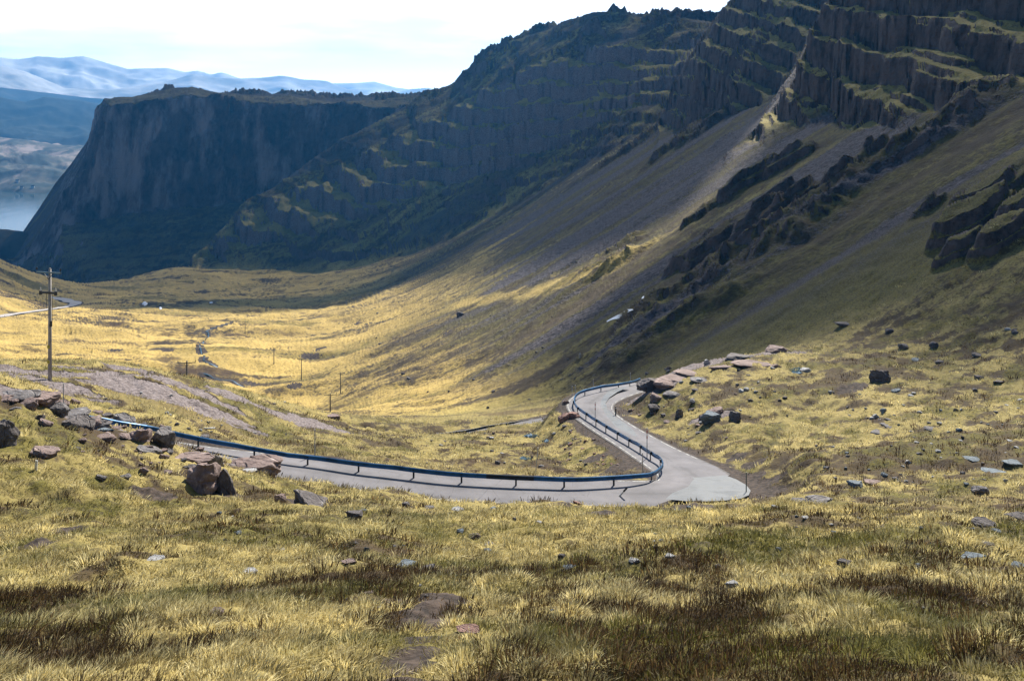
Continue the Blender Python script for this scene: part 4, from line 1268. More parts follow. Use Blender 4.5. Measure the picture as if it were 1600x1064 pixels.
BIG = [
    (1125, 578, 40, 9, 'pink', 'pale broken slab lying between the wide bedrock slab and the pavement of rock', dict(seed=112, depth=24)),
    (1092, 598, 30, 9, 'grey', 'grey flat stone set in turf in front of the low pale slab', dict(seed=113)),
    (1050, 622, 30, 12, 'grey', 'grey broken ledge below the wide bedrock slab', dict(seed=114)),
    (1085, 630, 16, 8, 'grey', 'small grey ledge stone right of the broken ledge', dict(seed=115)),
    # u, base v, w, h, kind, label, extra
    (398, 737, 86, 44, 'pink', 'large angular pinkish grey block beside the road, cutting across the blue guardrail', dict(seed=3, big=True, tilt=0.12)),
    (318, 772, 66, 62, 'pink', 'tall pinkish outcrop with a cracked dark face below the roadside block', dict(seed=5, big=True)),
    (352, 773, 32, 50, 'dark', 'dark lichened pillar leaning against the tall pink outcrop', dict(seed=7, big=True)),
    (256, 699, 36, 38, 'grey', 'upright pointed grey rock standing against the blue guardrail', dict(seed=2, big=True)),
    (298, 722, 72, 26, 'pink', 'flat pink slab lying behind the tall cracked outcrop', dict(seed=4, big=True)),
    (8, 698, 42, 54, 'dark', 'big dark reddish boulder cut by the left edge of the view', dict(seed=12, big=True)),
    (70, 716, 46, 22, 'pink', 'low pinkish wedge of rock with a mossy dark underside near the left edge', dict(seed=13, big=True)),
    (30, 628, 66, 24, 'grey', 'broad rounded grey slab on the left ridge below the utility pole', dict(seed=14, big=True)),
    (66, 636, 54, 30, 'pink', 'smooth rounded pinkish hump at the end of the left ridge', dict(seed=15, big=True)),
    (112, 656, 60, 16, 'grey', 'long low grey ledge where the guardrail first appears', dict(seed=16, big=True)),
    (142, 664, 34, 14, 'grey', 'grey ledge block touching the near end of the guardrail', dict(seed=17)),
    (165, 674, 28, 11, 'blue', 'blue grey rounded stone just under the guardrail, left of its first post', dict(seed=18)),
    (205, 688, 40, 13, 'pink', 'long pinkish slab tipped towards the guardrail on the left bank', dict(seed=19, tilt=0.3)),
    (235, 706, 44, 14, 'grey', 'grey slab sloping down towards the pointed rock', dict(seed=20, tilt=0.3)),
    (478, 790, 66, 36, 'dark', 'dark reddish slab leaning down the bank below the road', dict(seed=21, big=True, tilt=0.5)),
    (438, 788, 20, 22, 'pink', 'small pinkish grey rock beside the dark leaning slab', dict(seed=22)),
    (388, 738, 28, 7, 'pale', 'thin pale stone in the grass under the large roadside block', dict(seed=23)),
    (262, 742, 14, 9, 'pink', 'small pink stone on the bank left of the cracked outcrop', dict(seed=24)),
    (225, 740, 16, 12, 'pink', 'rounded pinkish stone among heather on the left bank', dict(seed=25)),
    (158, 752, 18, 13, 'grey', 'grey stone with a rounded top in the heather of the left bank', dict(seed=26)),
    (196, 748, 18, 12, 'grey', 'grey wedge stone beside the rounded pinkish stone', dict(seed=27)),
    (1375, 597, 33, 26, 'dark', 'largest dark rounded boulder on the right moor', dict(seed=30, big=True)),
    (1157, 562, 56, 16, 'dark', 'long flat slab with a dark overhung face crowning the rocky rise', dict(seed=31, big=True)),
    (1212, 553, 36, 15, 'pink', 'pinkish slab with dark undercut next to the long flat slab', dict(seed=32, big=True)),
    (1018, 611, 48, 26, 'dark', 'dark undercut rock nose beside the upper bend of the road', dict(seed=33, big=True)),
    (1062, 600, 84, 17, 'pink', 'wide pale pink bedrock slab above the upper bend', dict(seed=34, big=True, depth=70)),
    (1036, 609, 34, 18, 'pink', 'blocky pink rock just below the wide bedrock slab', dict(seed=35, big=True)),
    (1080, 588, 60, 12, 'pink', 'low pale slab behind the wide bedrock slab', dict(seed=36, depth=40)),
    (1172, 573, 64, 10, 'pink', 'flat pinkish pavement of rock under the long dark slab', dict(seed=37, depth=40)),
    (1104, 571, 12, 11, 'pale', 'small pale block standing on the edge of the rocky rise', dict(seed=38)),
    (1026, 628, 22, 15, 'pink', 'pink boulder on the slope between the bend and the moor', dict(seed=39)),
    (1021, 646, 22, 18, 'dark', 'dark square boulder with a light top above the road straight', dict(seed=40)),
    (1110, 664, 34, 24, 'blue', 'blue grey broken outcrop in the hollow right of the road straight', dict(seed=41, big=True)),
    (1118, 648, 26, 14, 'pink', 'pinkish block sitting on top of the blue grey outcrop', dict(seed=42)),
    (1148, 660, 22, 20, 'dark', 'dark rounded rock at the right end of the blue grey outcrop', dict(seed=43)),
    (1062, 652, 13, 16, 'grey', 'upright grey stone in shadow left of the blue grey outcrop', dict(seed=44)),
    (1283, 789, 46, 20, 'grey', 'flat topped grey boulder with a dark undercut front right of the hairpin', dict(seed=45, big=True)),
    (1250, 786, 28, 7, 'grey', 'thin grey slab beside the undercut flat topped boulder', dict(seed=46)),
    (1335, 762, 28, 17, 'blue', 'blue grey block with a flat face, left one of a close pair', dict(seed=47, big=True)),
    (1364, 757, 28, 11, 'pink', 'brownish low rock, right one of a close pair', dict(seed=48)),
    (1532, 772, 29, 18, 'grey', 'rounded grey boulder on the right moor under the slab row', dict(seed=49, big=True)),
    (1537, 824, 37, 18, 'dark', 'dark peaked boulder low on the right moor', dict(seed=50, big=True)),
    (1589, 811, 34, 15, 'dark', 'dark wedge boulder cut by the right edge of the view', dict(seed=51, big=True)),
    (1558, 832, 17, 7, 'blue', 'small flat blue grey stone below the dark peaked boulder', dict(seed=52)),
    (1516, 721, 28, 10, 'blue', 'low blue grey rock at the left of the slab row', dict(seed=53)),
    (1582, 731, 32, 15, 'blue', 'thick blue grey block at the right of the slab row', dict(seed=54)),
    (1553, 738, 40, 6, 'blue', 'long thin pale blue slab lying in front of the slab row', dict(seed=55)),
    (1320, 887, 26, 15, 'dark', 'dark blocky boulder alone in the brown heather on the right', dict(seed=56)),
    (1520, 872, 42, 11, 'blue', 'narrow blue topped rock running along a dark bank', dict(seed=57, tilt=-0.15)),
    (1592, 888, 24, 7, 'blue', 'flat pale blue stone at the right edge of the foreground', dict(seed=58)),
    (1545, 856, 24, 11, 'dark', 'dim flat dark rock above the narrow blue topped rock', dict(seed=59)),
    (1143, 918, 22, 14, 'pale', 'pale sloping stone half buried in heather, lower right of the hairpin', dict(seed=60)),
    (731, 988, 38, 19, 'red', 'flat stone with blue grey top and red edge by the peat track', dict(seed=61, big=True)),
    (391, 898, 24, 10, 'pale', 'pale low stone alone in the straw grass, lower left', dict(seed=62)),
    (243, 876, 28, 9, 'pale', 'whitish stone capping a dark heather mound', dict(seed=63)),
    (338, 962, 28, 8, 'pink', 'flat pinkish white stone lowest in the left foreground', dict(seed=64)),
    (966, 918, 19, 11, 'grey', 'small grey stone in straw grass at the centre right', dict(seed=65)),
    (616, 893, 24, 13, 'grey', 'grey blue pointed stone, nearest of the foreground trio', dict(seed=66)),
    (634, 886, 36, 16, 'blue', 'largest blue grey stone of the foreground trio', dict(seed=67)),
    (669, 890, 24, 9, 'grey', 'low grey stone, right one of the foreground trio', dict(seed=68)),
    (762, 866, 17, 10, 'blue', 'small blue stone under a grey slab in the middle foreground', dict(seed=69)),
    (766, 852, 20, 8, 'grey', 'thin grey slab just above the small blue stone', dict(seed=70)),
    (722, 833, 16, 8, 'blue', 'pale blue stone in straw grass left of the mossy rock', dict(seed=71)),
    (743, 843, 22, 15, 'mossy', 'moss covered reddish rock in the middle foreground', dict(seed=72)),
    (553, 810, 32, 15, 'dark', 'dark blue boulder half hidden in grass below the road', dict(seed=73)),
    (634, 791, 13, 10, 'grey', 'round grey stone first in the row below the road', dict(seed=74)),
    (671, 795, 16, 7, 'grey', 'low grey stone second in the row below the road', dict(seed=75)),
    (715, 798, 20, 8, 'pale', 'pale flat stone third in the row below the road', dict(seed=76)),
    (771, 797, 17, 9, 'blue', 'blue grey stone last in the row below the road', dict(seed=77)),
    (842, 817, 10, 5, 'pale', 'tiny pale stone in the grass below the middle of the road', dict(seed=78)),
    (576, 928, 17, 8, 'pink', 'pinkish stone in the dark hollow left of the peat track', dict(seed=79)),
    (545, 883, 26, 9, 'pink', 'low pinkish rock with a heather collar, left of the foreground trio', dict(seed=80)),
    (890, 889, 22, 9, 'blue', 'flat pale blue stone beside a dark one in the straw', dict(seed=81)),
    (878, 873, 14, 9, 'dark', 'small dark stone beside a flat pale blue one', dict(seed=82)),
    (1047, 871, 18, 9, 'pale', 'slanting pale stone in the grass under the hairpin', dict(seed=83)),
    (991, 881, 20, 10, 'pale', 'pale and blue stone at the edge of brown heather', dict(seed=84)),
    (1060, 799, 18, 8, 'blue', 'blue stone on the dark bank below the hairpin', dict(seed=85)),
    (900, 788, 16, 9, 'red', 'red brown slab tilted in the bank under the road', dict(seed=86, tilt=0.5)),
    (1411, 546, 17, 11, 'grey', 'grey angular boulder beyond the largest dark boulder', dict(seed=87)),
    (1459, 544, 15, 12, 'dark', 'dark round boulder far up the right moor', dict(seed=88)),
    (1432, 565, 16, 6, 'blue', 'flat blue grey stone beyond the brown bog patch', dict(seed=89)),
    (1469, 567, 18, 6, 'dark', 'low dark slab right of the flat blue grey stone', dict(seed=90)),
    (1528, 558, 20, 7, 'dark', 'long dark stone on the far right of the moor', dict(seed=91)),
    (1529, 593, 16, 10, 'dark', 'dark tilted stone in bright grass on the right moor', dict(seed=92)),
    (1561, 600, 19, 7, 'dark', 'dark flat stone right of the tilted one', dict(seed=93)),
    (1400, 614, 15, 8, 'blue', 'square blue grey block just right of the largest dark boulder', dict(seed=94)),
    (1387, 670, 31, 8, 'grey', 'long grey slab on the brown moor right of the road straight', dict(seed=95)),
    (1373, 679, 26, 7, 'grey', 'curved thin grey slab in front of the long one', dict(seed=96)),
    (1454, 673, 19, 7, 'grey', 'pale grey low stone right of the long slab', dict(seed=97)),
    (1369, 653, 11, 8, 'pale', 'pale cube like stone on the brown moor', dict(seed=98)),
    (1380, 645, 10, 9, 'blue', 'small blue grey stone behind the pale cube like one', dict(seed=99)),
    (1320, 511, 32, 9, 'dark', 'dark rock rib at the foot of the right slope', dict(seed=100)),
    (1390, 521, 14, 9, 'dark', 'rounded dark rock at the foot of the grey scree tongue', dict(seed=101)),
    (1588, 522, 15, 9, 'dark', 'dark block beside a pale stone at the far right slope foot', dict(seed=102)),
    (1576, 517, 13, 6, 'pale', 'pale stone beside a dark block at the far right slope foot', dict(seed=103)),
    (720, 495, 13, 9, 'dark', 'lone dark boulder on the sunlit golden valley floor', dict(seed=104)),
    (906, 560, 4, 9, 'pale', 'upright pale stone alone in the dark scree below the cliffs', dict(seed=105, depth=4)),
    (520, 655, 26, 9, 'pink', 'pinkish rock at the right end of the knoll above the guardrail', dict(seed=106)),
    (880, 660, 18, 16, 'red', 'reddish broken rock in the embankment under the upper bend', dict(seed=107)),
    (896, 655, 20, 14, 'red', 'second reddish rock in the embankment, nearer the guardrail', dict(seed=108)),
    (884, 632, 12, 9, 'pink', 'pink stone on the outer lip of the upper bend', dict(seed=109)),
    (1258, 581, 18, 8, 'pale', 'pale flat stone beside the blue pool', dict(seed=110)),
    (1213, 575, 20, 8, 'pink', 'pink stone left of the blue pool', dict(seed=111)),
]


def build_rocks():
    for u, vb, w, h, kind, label, kw in BIG:
        if kind == 'pink' and 'depth' in kw: kw['sink'] = 0.5
        put_rock(u, vb, w, h, kind, label, **kw)
    # small stones: several areas, the stones of one area alike
    areas = [
        ('small grey stone strewn over the brown moor on the right', 'stones on the right moor', 1270, 1600, 610, 760, 76, 5, 11, ('grey', 'pale', 'pale', 'blue')),
        ('small stone strewn round the rocky rise above the upper bend', 'stones on the rocky rise', 1010, 1260, 575, 690, 44, 5, 13, ('grey', 'pale', 'pink', 'dark')),
        ('small stone lying in the grass of the near slope', 'stones in the near grass', 300, 1560, 795, 960, 56, 6, 12, ('grey', 'pale', 'blue')),
        ('small rubble stone on the left bank above the road', 'stones on the left bank', 120, 330, 655, 735, 30, 6, 15, ('grey', 'pink', 'pink')),
        ('weathered slab breaking through the heather of the left ridge', 'slabs of the left ridge', 0, 350, 612, 735, 40, 14, 44, ('pink', 'grey', 'dark', 'pink')),
        ('small pale stone on the grassy knoll behind the guardrail', 'stones on the knoll', 110, 460, 610, 680, 26, 4, 9, ('pale', 'grey')),
        ('small dark stone on the golden valley floor', 'stones on the valley floor', 520, 900, 480, 640, 28, 3, 7, ('dark', 'grey', 'dark')),
        ('small pinkish stone in the rubble below the guardrail of the upper bend', 'embankment rubble', 880, 1010, 640, 730, 34, 4, 9, ('pink', 'red', 'grey')),
        ('small stone in the wet grass inside the hairpin', 'stones inside the hairpin', 640, 900, 675, 735, 22, 4, 10, ('grey', 'pale', 'pink')),
    ]
    rg = random.Random(21)
    for label, grp, u0, u1, v0, v1, cnt, w0, w1, kinds in areas:
        k = 0
        while k < cnt:
            u, v = rg.uniform(u0, u1), rg.uniform(v0, v1)
            p = hit(u, v)
            D, _ = road_dist(np.array([p.x]), np.array([p.y]), CUT_NEAR, 12.0)
            if D[0] < 0.9 or (grp.startswith('slabs') and abs(v - (622 + 0.29 * u)) > 26):
                k += 0.05; continue
            w = w0 + (w1 - w0) * rg.random() ** 2
            put_rock(u, v, w, w * rg.uniform(0.4, 0.8), rg.choice(kinds), label, 'flat_rock' if grp.startswith('slabs') else 'stone', 'flat rock' if grp.startswith('slabs') else 'stone', grp, seed=rg.randrange(900), sink=0.5 if grp.startswith('slabs') else 0.3)
            k += 1


build_rocks()

# ------------------------------------------------------------------ metal, wood
def plain(name, col, rough=0.5, metal=0.0, wear=0.25, scale=6.0):
    M = Mat(name)
    n = M.noise(scale, 5, 0.65)
    M.color(M.mix(M.ramp(n, 0.35, 0.75, 0.0, 1.0), col, tuple(c * (1 - wear) for c in col)))
    M.rough(rough); M.b.inputs['Metallic'].default_value = metal
    M.b.inputs['Specular IOR Level'].default_value = 0.5
    return M.m


RAILM = plain('sky_blue_rail_steel', (0.030, 0.135, 0.300), 0.35, 0.4, 0.7, 1.1)  # galvanised steel; the sky's blue reflection is put into its base colour
RAILDK = plain('dark_rail_steel', (0.025, 0.032, 0.042), 0.4, 0.5, 0.4, 2.0)
POSTM = plain('dark_post_steel', (0.020, 0.026, 0.036), 0.5, 0.4)
WOODM = plain('grey_weathered_wood', (0.36, 0.335, 0.32), 0.85, 0.0, 0.5, 3.0)
WOODM2 = plain('dark_weathered_wood', (0.11, 0.095, 0.085), 0.85, 0.0, 0.4, 3.0)
STEEL = plain('blue_grey_steel', (0.10, 0.16, 0.20), 0.45, 0.5)
BLACKM = plain('black_fitting', (0.012, 0.013, 0.016), 0.5)
PORC = plain('pale_porcelain', (0.55, 0.56, 0.58), 0.3)
YELLOW = plain('yellow_plate', (0.62, 0.50, 0.03), 0.5)
WHITEP = plain('white_post_paint', (0.62, 0.62, 0.60), 0.5)
GREYP = plain('grey_pole_paint', (0.40, 0.40, 0.41), 0.6)
REDP = plain('red_reflector', (0.42, 0.06, 0.035), 0.4)
GREENP = plain('dark_green_paint', (0.03, 0.075, 0.06), 0.5)


def tube(bm, a, b, r0, r1=None, seg=10, cap=True):
    a = Vector(a); b = Vector(b); r1 = r0 if r1 is None else r1
    d = (b - a).normalized()
    q = d.to_track_quat('Z', 'Y')
    ra, rb_ = [], []
    for i in range(seg):
        t = 2 * math.pi * i / seg
        e = q @ Vector((math.cos(t), math.sin(t), 0))
        ra.append(bm.verts.new(a + e * r0)); rb_.append(bm.verts.new(b + e * r1))
    for i in range(seg):
        bm.faces.new((ra[i], ra[(i + 1) % seg], rb_[(i + 1) % seg], rb_[i]))
    if cap:
        bm.faces.new(ra[::-1]); bm.faces.new(rb_)


def box(bm, c, s, rz=0.0):
    M4 = Matrix.Translation(c) @ Matrix.Rotation(rz, 4, 'Z') @ Matrix.Diagonal((s[0], s[1], s[2], 1))
    r = bmesh.ops.create_cube(bm, size=1.0, matrix=M4)
    return r


def finish(name, bm, mat, parent=None, bevel=0.0, smooth=False):
    if bevel:
        bmesh.ops.bevel(bm, geom=bm.edges[:] , offset=bevel, segments=1, affect='EDGES')
    me = bpy.data.meshes.new(name); bm.to_mesh(me); bm.free()
    me.materials.append(mat)
    if smooth: me.polygons.foreach_set('use_smooth', np.ones(len(me.polygons), bool))
    o = bpy.data.objects.new(name, me); COL.objects.link(o)
    if parent: o.parent = parent
    return o


# ------------------------------------------------------------------ guardrails
PROFILE = [(0.00, -0.155), (0.045, -0.13), (0.080, -0.095), (0.045, -0.055), (0.010, -0.02), (0.010, 0.02), (0.045, 0.055), (0.080, 0.095), (0.045, 0.13), (0.00, 0.155)]


def guardrail(base, label, step, top=0.72, mat=None, darkspan=None, lift=0.0):
    """corrugated beam on posts along a ground line (x,y,z)"""
    P = catmull([(*p, 0) for p in base], 0.35)[:, :3]
    P[:, 2] = smooth1(P[:, 2], 15)
    root = empty('guardrail', tuple(P[0]))
    tag(root, label, 'guardrail')
    o0 = P[0].copy()
    Q = P - o0
    t = np.gradient(Q[:, :2], axis=0); t /= np.linalg.norm(t, axis=1)[:, None]
    nn = np.c_[-t[:, 1], t[:, 0]]
    zc = top - 0.155 + lift

    def beam(i0, i1, m, name, out=0.0):
        V = []
        prof = PROFILE + [(a - 0.012, b * 0.97) for a, b in PROFILE[::-1]]
        for a, b in prof:
            V.append(np.c_[Q[i0:i1, :2] + nn[i0:i1] * (a + out), Q[i0:i1, 2] + zc + b])
        V = np.stack(V, 1)
        mm, k = V.shape[:2]
        idx = np.arange(mm * k).reshape(mm, k)
        nx = np.roll(idx, -1, 1)
        F = np.stack([idx[:-1], idx[1:], nx[1:], nx[:-1]], -1).reshape(-1, 4)
        return mesh_np(name, V.reshape(-1, 3), F, m, False, root)
    beam(0, len(Q), mat or RAILM, 'rail_beam')
    L = np.concatenate([[0], np.cumsum(np.linalg.norm(np.diff(Q, axis=0), axis=1))])
    proto = None
    spots = list(np.arange(0.6, L[-1] - 0.3, step))
    for s in spots:
        i = int(np.argmin(np.abs(L - s)))
        if proto is None:
            bm = bmesh.new()
            box(bm, (0, 0, (top - 0.03) / 2 - 0.3), (0.11, 0.06, top - 0.03 + 0.6))
            box(bm, (0, 0.075, zc), (0.10, 0.09, 0.20))
            o = finish('post', bm, POSTM, root)
            proto = o
        else:
            o = proto.copy(); COL.objects.link(o); o.parent = root
        o.location = (Q[i, 0] - nn[i, 0] * 0.09, Q[i, 1] - nn[i, 1] * 0.09, Q[i, 2])
        o.rotation_euler = (0, 0, math.atan2(t[i, 1], t[i, 0]))
    if darkspan:
        a, b = darkspan
        ia, ib = [int(np.argmin((P[:, 0] - q.x) ** 2 + (P[:, 1] - q.y) ** 2)) for q in (a, b)]
        if ia > ib: ia, ib = ib, ia
        o = beam(ia, ib, RAILDK, 'splice_plate', 0.014)
        o['label'] = 'darker overlapped length of rail'
    return root


def base_of(u, v_base):
    return hit(u, v_base)


def on_road_side(u, vtop, hgt, r_guess):
    """rail foot from its visible top edge: the road height nearby fixes the distance"""
    a, t = ray(u, vtop)
    r = r_guess
    for _ in range(12):
        x, y = r * math.sin(a), r * math.cos(a)
        d = (RC[:, 0] - x) ** 2 + (RC[:, 1] - y) ** 2
        z = RC[int(np.argmin(d)), 2] + hgt
        r = 0.5 * r + 0.5 * (z / t)
    return (r * math.sin(a), r * math.cos(a), r * t - hgt)


RAIL_PX = [(1000, 592, 118), (975, 597, 114), (940, 602, 110), (915, 608, 107), (903, 613, 105), (897, 621, 102), (899, 631, 99), (910, 640, 96), (925, 650, 92.5), (960, 671, 85.5), (995, 691, 79), (1018, 705, 75), (1030, 713, 72.5),
           (1035, 721, 70), (1032, 729, 67.5), (1020, 735, 66), (1000, 738, 65), (960, 742, 64.2), (900, 745, 63.6), (834, 743.5, 63.3), (760, 740, 63.2), (700, 736.5, 63.2), (620, 728, 63.6), (560, 721, 64), (500, 713.5, 64), (450, 707, 64), (370, 693, 63.8), (300, 679.5, 63.5), (240, 667, 63.2), (190, 658, 63.0), (140, 648, 63.0), (60, 634, 63)]
RAIL = [on_road_side(u, v, 0.72, r) for u, v, r in RAIL_PX]
guardrail(RAIL, 'long blue steel guardrail curving round the inside of the hairpin and the upper bend', 3.3, darkspan=(Vector(on_road_side(750, 739.5, .72, 63.2)), Vector(on_road_side(836, 743.5, .72, 63.3))))
LOWRAIL = []
for u, v, r in [(655, 680, 115.5), (690, 676.5, 117), (730, 671, 119), (765, 664.5, 122), (800, 659, 124.5), (840, 653.5, 128), (868, 648, 130)]:
    p = W(u, v, r); LOWRAIL.append((p.x, p.y, p.z - 0.75))
guardrail(LOWRAIL, 'short dark guardrail along the lower road level, beyond the hairpin meadow', 3.6, top=0.75, mat=RAILDK)

# ------------------------------------------------------------------ marker poles along the road
def snow_pole(u, vt, vb, label, kind='thin', r=None, lean=0.0, group='snow poles along the road'):
    p = hit(u, vb) if r is None else W(u, vb, r)
    d = p.length
    h = (vb - vt) * p.y / FPX
    root = empty('snow_pole', tuple(p)); tag(root, label, 'snow pole', group)
    root.rotation_euler = (0, lean, 0)
    bm = bmesh.new(); tube(bm, (0, 0, -0.4), (0, 0, h), 0.038, 0.028, 8)
    finish('shaft', bm, GREENP if kind == 'green' else GREYP, root, smooth=False)
    if kind == 'red':
        for k in range(2):
            bm = bmesh.new(); tube(bm, (0, 0, h * (0.62 + 0.2 * k)), (0, 0, h * (0.72 + 0.2 * k)), 0.042, 0.040, 8)
            finish('reflector_band', bm, REDP, root)
    bm = bmesh.new(); tube(bm, (0, 0, h - 0.02), (0, 0, h + 0.05), 0.034, 0.03, 8)
    finish('cap', bm, WHITEP if kind != 'green' else GREENP, root)
    return root


snow_pole(99, 600, 632, 'pale snow pole on the grass under the utility pole', r=62)
snow_pole(492, 672, 726, 'tall pale snow pole behind the rail, just right of the roadside block', r=63.8)
snow_pole(836, 700, 747, 'pale snow pole behind the dark spliced part of the rail', r=64.2, lean=0.10)
snow_pole(1011, 669, 712, 'red banded snow pole behind the rail near the hairpin', 'red', r=74.5)
snow_pole(1004, 708, 742, 'thin pale snow pole behind the rail corner of the hairpin', r=66.2)
snow_pole(930, 628, 661, 'thin pole with red bands beside the straight below the upper bend', 'red', r=91.5)
snow_pole(894, 604, 626, 'left one of two close poles outside the upper bend', r=104)
snow_pole(899, 602, 622, 'right one of two close poles outside the upper bend', r=105.5)
snow_pole(927, 593, 611, 'thin pole behind the rail past the upper bend', r=109)
snow_pole(985, 583, 599, 'farthest thin pole behind the rail, next to the rock nose', r=117)
snow_pole(1166, 739, 771, 'dark green pole on the outer edge of the hairpin', 'green')


def build_marker_posts():
    p = hit(966, 777, 40)
    root = empty('marker_post', tuple(p)); tag(root, 'leaning black and white marker post on the near edge of the hairpin', 'marker post')
    root.rotation_euler = (0, 0.72, -0.1)
    bm = bmesh.new(); box(bm, (0, 0, 0.16), (0.10, 0.05, 0.70)); finish('post', bm, WHITEP, root)
    bm = bmesh.new(); box(bm, (0, 0, 0.68), (0.106, 0.056, 0.33)); finish('black_sleeve', bm, BLACKM, root)
    p = hit(962, 650, 60)
    root = empty('marker_post', tuple(p)); tag(root, 'short dark marker post on gravel inside the upper bend', 'marker post')
    bm = bmesh.new(); tube(bm, (0, 0, -0.2), (0, 0, 0.95), 0.07, 0.07, 10); finish('post', bm, BLACKM, root)
    bm = bmesh.new(); tube(bm, (0, 0, 0.75), (0, 0, 0.85), 0.074, 0.074, 10); finish('reflector_band', bm, WHITEP, root)
    p = hit(56, 734)
    root = empty('marker_post', tuple(p)); tag(root, 'short white stub post in the grass near the left edge', 'marker post')
    root.rotation_euler = (0, 0.08, 0)
    bm = bmesh.new(); box(bm, (0, 0, 0.10), (0.09, 0.04, 0.50)); finish('post', bm, WHITEP, root)
    bm = bmesh.new(); box(bm, (0, 0, -0.10), (0.094, 0.044, 0.16)); finish('black_sleeve', bm, BLACKM, root)
    p = hit(325, 672, 60)
    bm = bmesh.new(); tube(bm, (-0.45, 0, 0.1), (0.45, 0.1, 0.1), 0.07, 0.06, 10)
    o = finish('fallen_post', bm, WHITEP, None, smooth=True); o.location = p
    tag(o, 'white post lying fallen on the grass behind the guardrail', 'post')


build_marker_posts()

# ------------------------------------------------------------------ utility poles
def utility_pole(p, h, label, detail=False, rz=0.0, wood=None, arm=2.2):
    root = empty('utility_pole', tuple(p), rz); tag(root, label, 'utility pole', 'utility poles down the valley')
    bm = bmesh.new(); tube(bm, (0, 0, -1.0), (0, 0, h), 0.15, 0.105, 14)
    finish('shaft', bm, wood or WOODM, root, smooth=True)
    bm = bmesh.new(); box(bm, (0, -0.15, h - 0.22), (arm, 0.09, 0.10))
    ca = finish('crossarm', bm, STEEL if detail else BLACKM, root)
    for x in (-arm / 2 + 0.06, 0.0, arm / 2 - 0.06):
        bm = bmesh.new()
        if x == 0.0:
            tube(bm, (0, 0, h), (0, 0, h + 0.10), 0.10, 0.06, 10)
        else:
            tube(bm, (x, -0.15, h - 0.17), (x, -0.15, h - 0.02), 0.02, 0.02, 6); tube(bm, (x, -0.15, h - 0.02), (x, -0.15, h + 0.14), 0.065, 0.045, 10)
        finish('insulator' if x else 'cap', bm, BLACKM if x else WOODM, ca if x else root)
    bm = bmesh.new()
    for sx in (-1, 1):
        tube(bm, (sx * 0.42, -0.15, h - 0.27), (0, -0.16, h - 0.72), 0.022, 0.022, 6)
    finish('brace', bm, BLACKM, root)
    if detail:
        z = h - 1.72
        bm = bmesh.new(); box(bm, (0.02, -0.2, z), (1.45, 0.12, 0.16)); ca2 = finish('switch_arm', bm, BLACKM, root)
        for x in (-0.66, 0.68):
            bm = bmesh.new(); tube(bm, (x, -0.2, z + 0.08), (x, -0.2, z + 0.36), 0.05, 0.035, 10)
            finish('insulator', bm, PORC, ca2)
            bm = bmesh.new(); box(bm, (x, -0.2, z - 0.03), (0.16, 0.16, 0.30)); finish('fuse_holder', bm, BLACKM, ca2)
        bm = bmesh.new()
        for x, zb in ((-0.19, z - 0.95), (0.20, z - 1.0), (0.30, z - 2.2)):
            tube(bm, (x, -0.12, z - 0.05), (x, -0.12, zb), 0.018, 0.018, 6)
        finish('cable', bm, BLACKM, root)
        bm = bmesh.new(); box(bm, (0.22, -0.14, z - 2.35), (0.13, 0.13, 0.42)); finish('switch_box', bm, BLACKM, root, 0.01)
        for zz in (2.50, 1.35):
            bm = bmesh.new(); box(bm, (0, -0.172, zz + 0.0), (0.20, 0.012, 0.24)); pl = finish('warning_plate', bm, YELLOW, root)
            bm = bmesh.new()
            vs = [bm.verts.new(c) for c in ((0.02, -0.181, zz + 0.09), (-0.05, -0.181, zz - 0.01), (0.0, -0.181, zz - 0.01), (-0.02, -0.181, zz - 0.09), (0.05, -0.181, zz + 0.02), (0.005, -0.181, zz + 0.02))]
            bm.faces.new(vs); finish('lightning_mark', bm, BLACKM, pl)
    return root


pp = W(78, 588, 80.5)
hp = hit(78, 587, 70, 100)
pole_h = (587 - 420) * pp.y / FPX
utility_pole((pp.x, pp.y, min(pp.z, float(height(np.array([pp.x]), np.array([pp.y]))[0]) + 0.1)), pole_h + max(0.0, pp.z - float(height(np.array([pp.x]), np.array([pp.y]))[0]) - 0.1), 'tall wooden utility pole with two crossarms on the rocky knoll', True, rz=-0.25)
for u, vt, vb, r, label in [(292, 585, 640, 150, 'utility pole whose dark crossarm just shows over the knoll'),
                            (516, 622, 646, None, 'nearest whole utility pole below the knoll, leaning a little'),
                            (532, 582, 614, None, 'slim utility pole at the near edge of the golden valley floor'),
                            (471, 560, 594, None, 'slim utility pole in the golden grass right of the stream'),
                            (428, 543, 569, None, 'slim utility pole near the stream bend'),
                            (383, 502, 522, None, 'farthest small utility pole at the shadow edge of the valley')]:
    a, t = ray(u, vb)
    if r is None:
        q = hit(u, vb, 180)
    else:
        q = Vector((r * math.sin(a), r * math.cos(a), 0)); q.z = float(height(np.array([q.x]), np.array([q.y]))[0])
    rr = math.hypot(q.x, q.y)
    h = ray(u, vt)[1] * rr - q.z
    utility_pole(q, max(h, 4.0), label, False, rz=0.2, wood=WOODM2, arm=2.6)

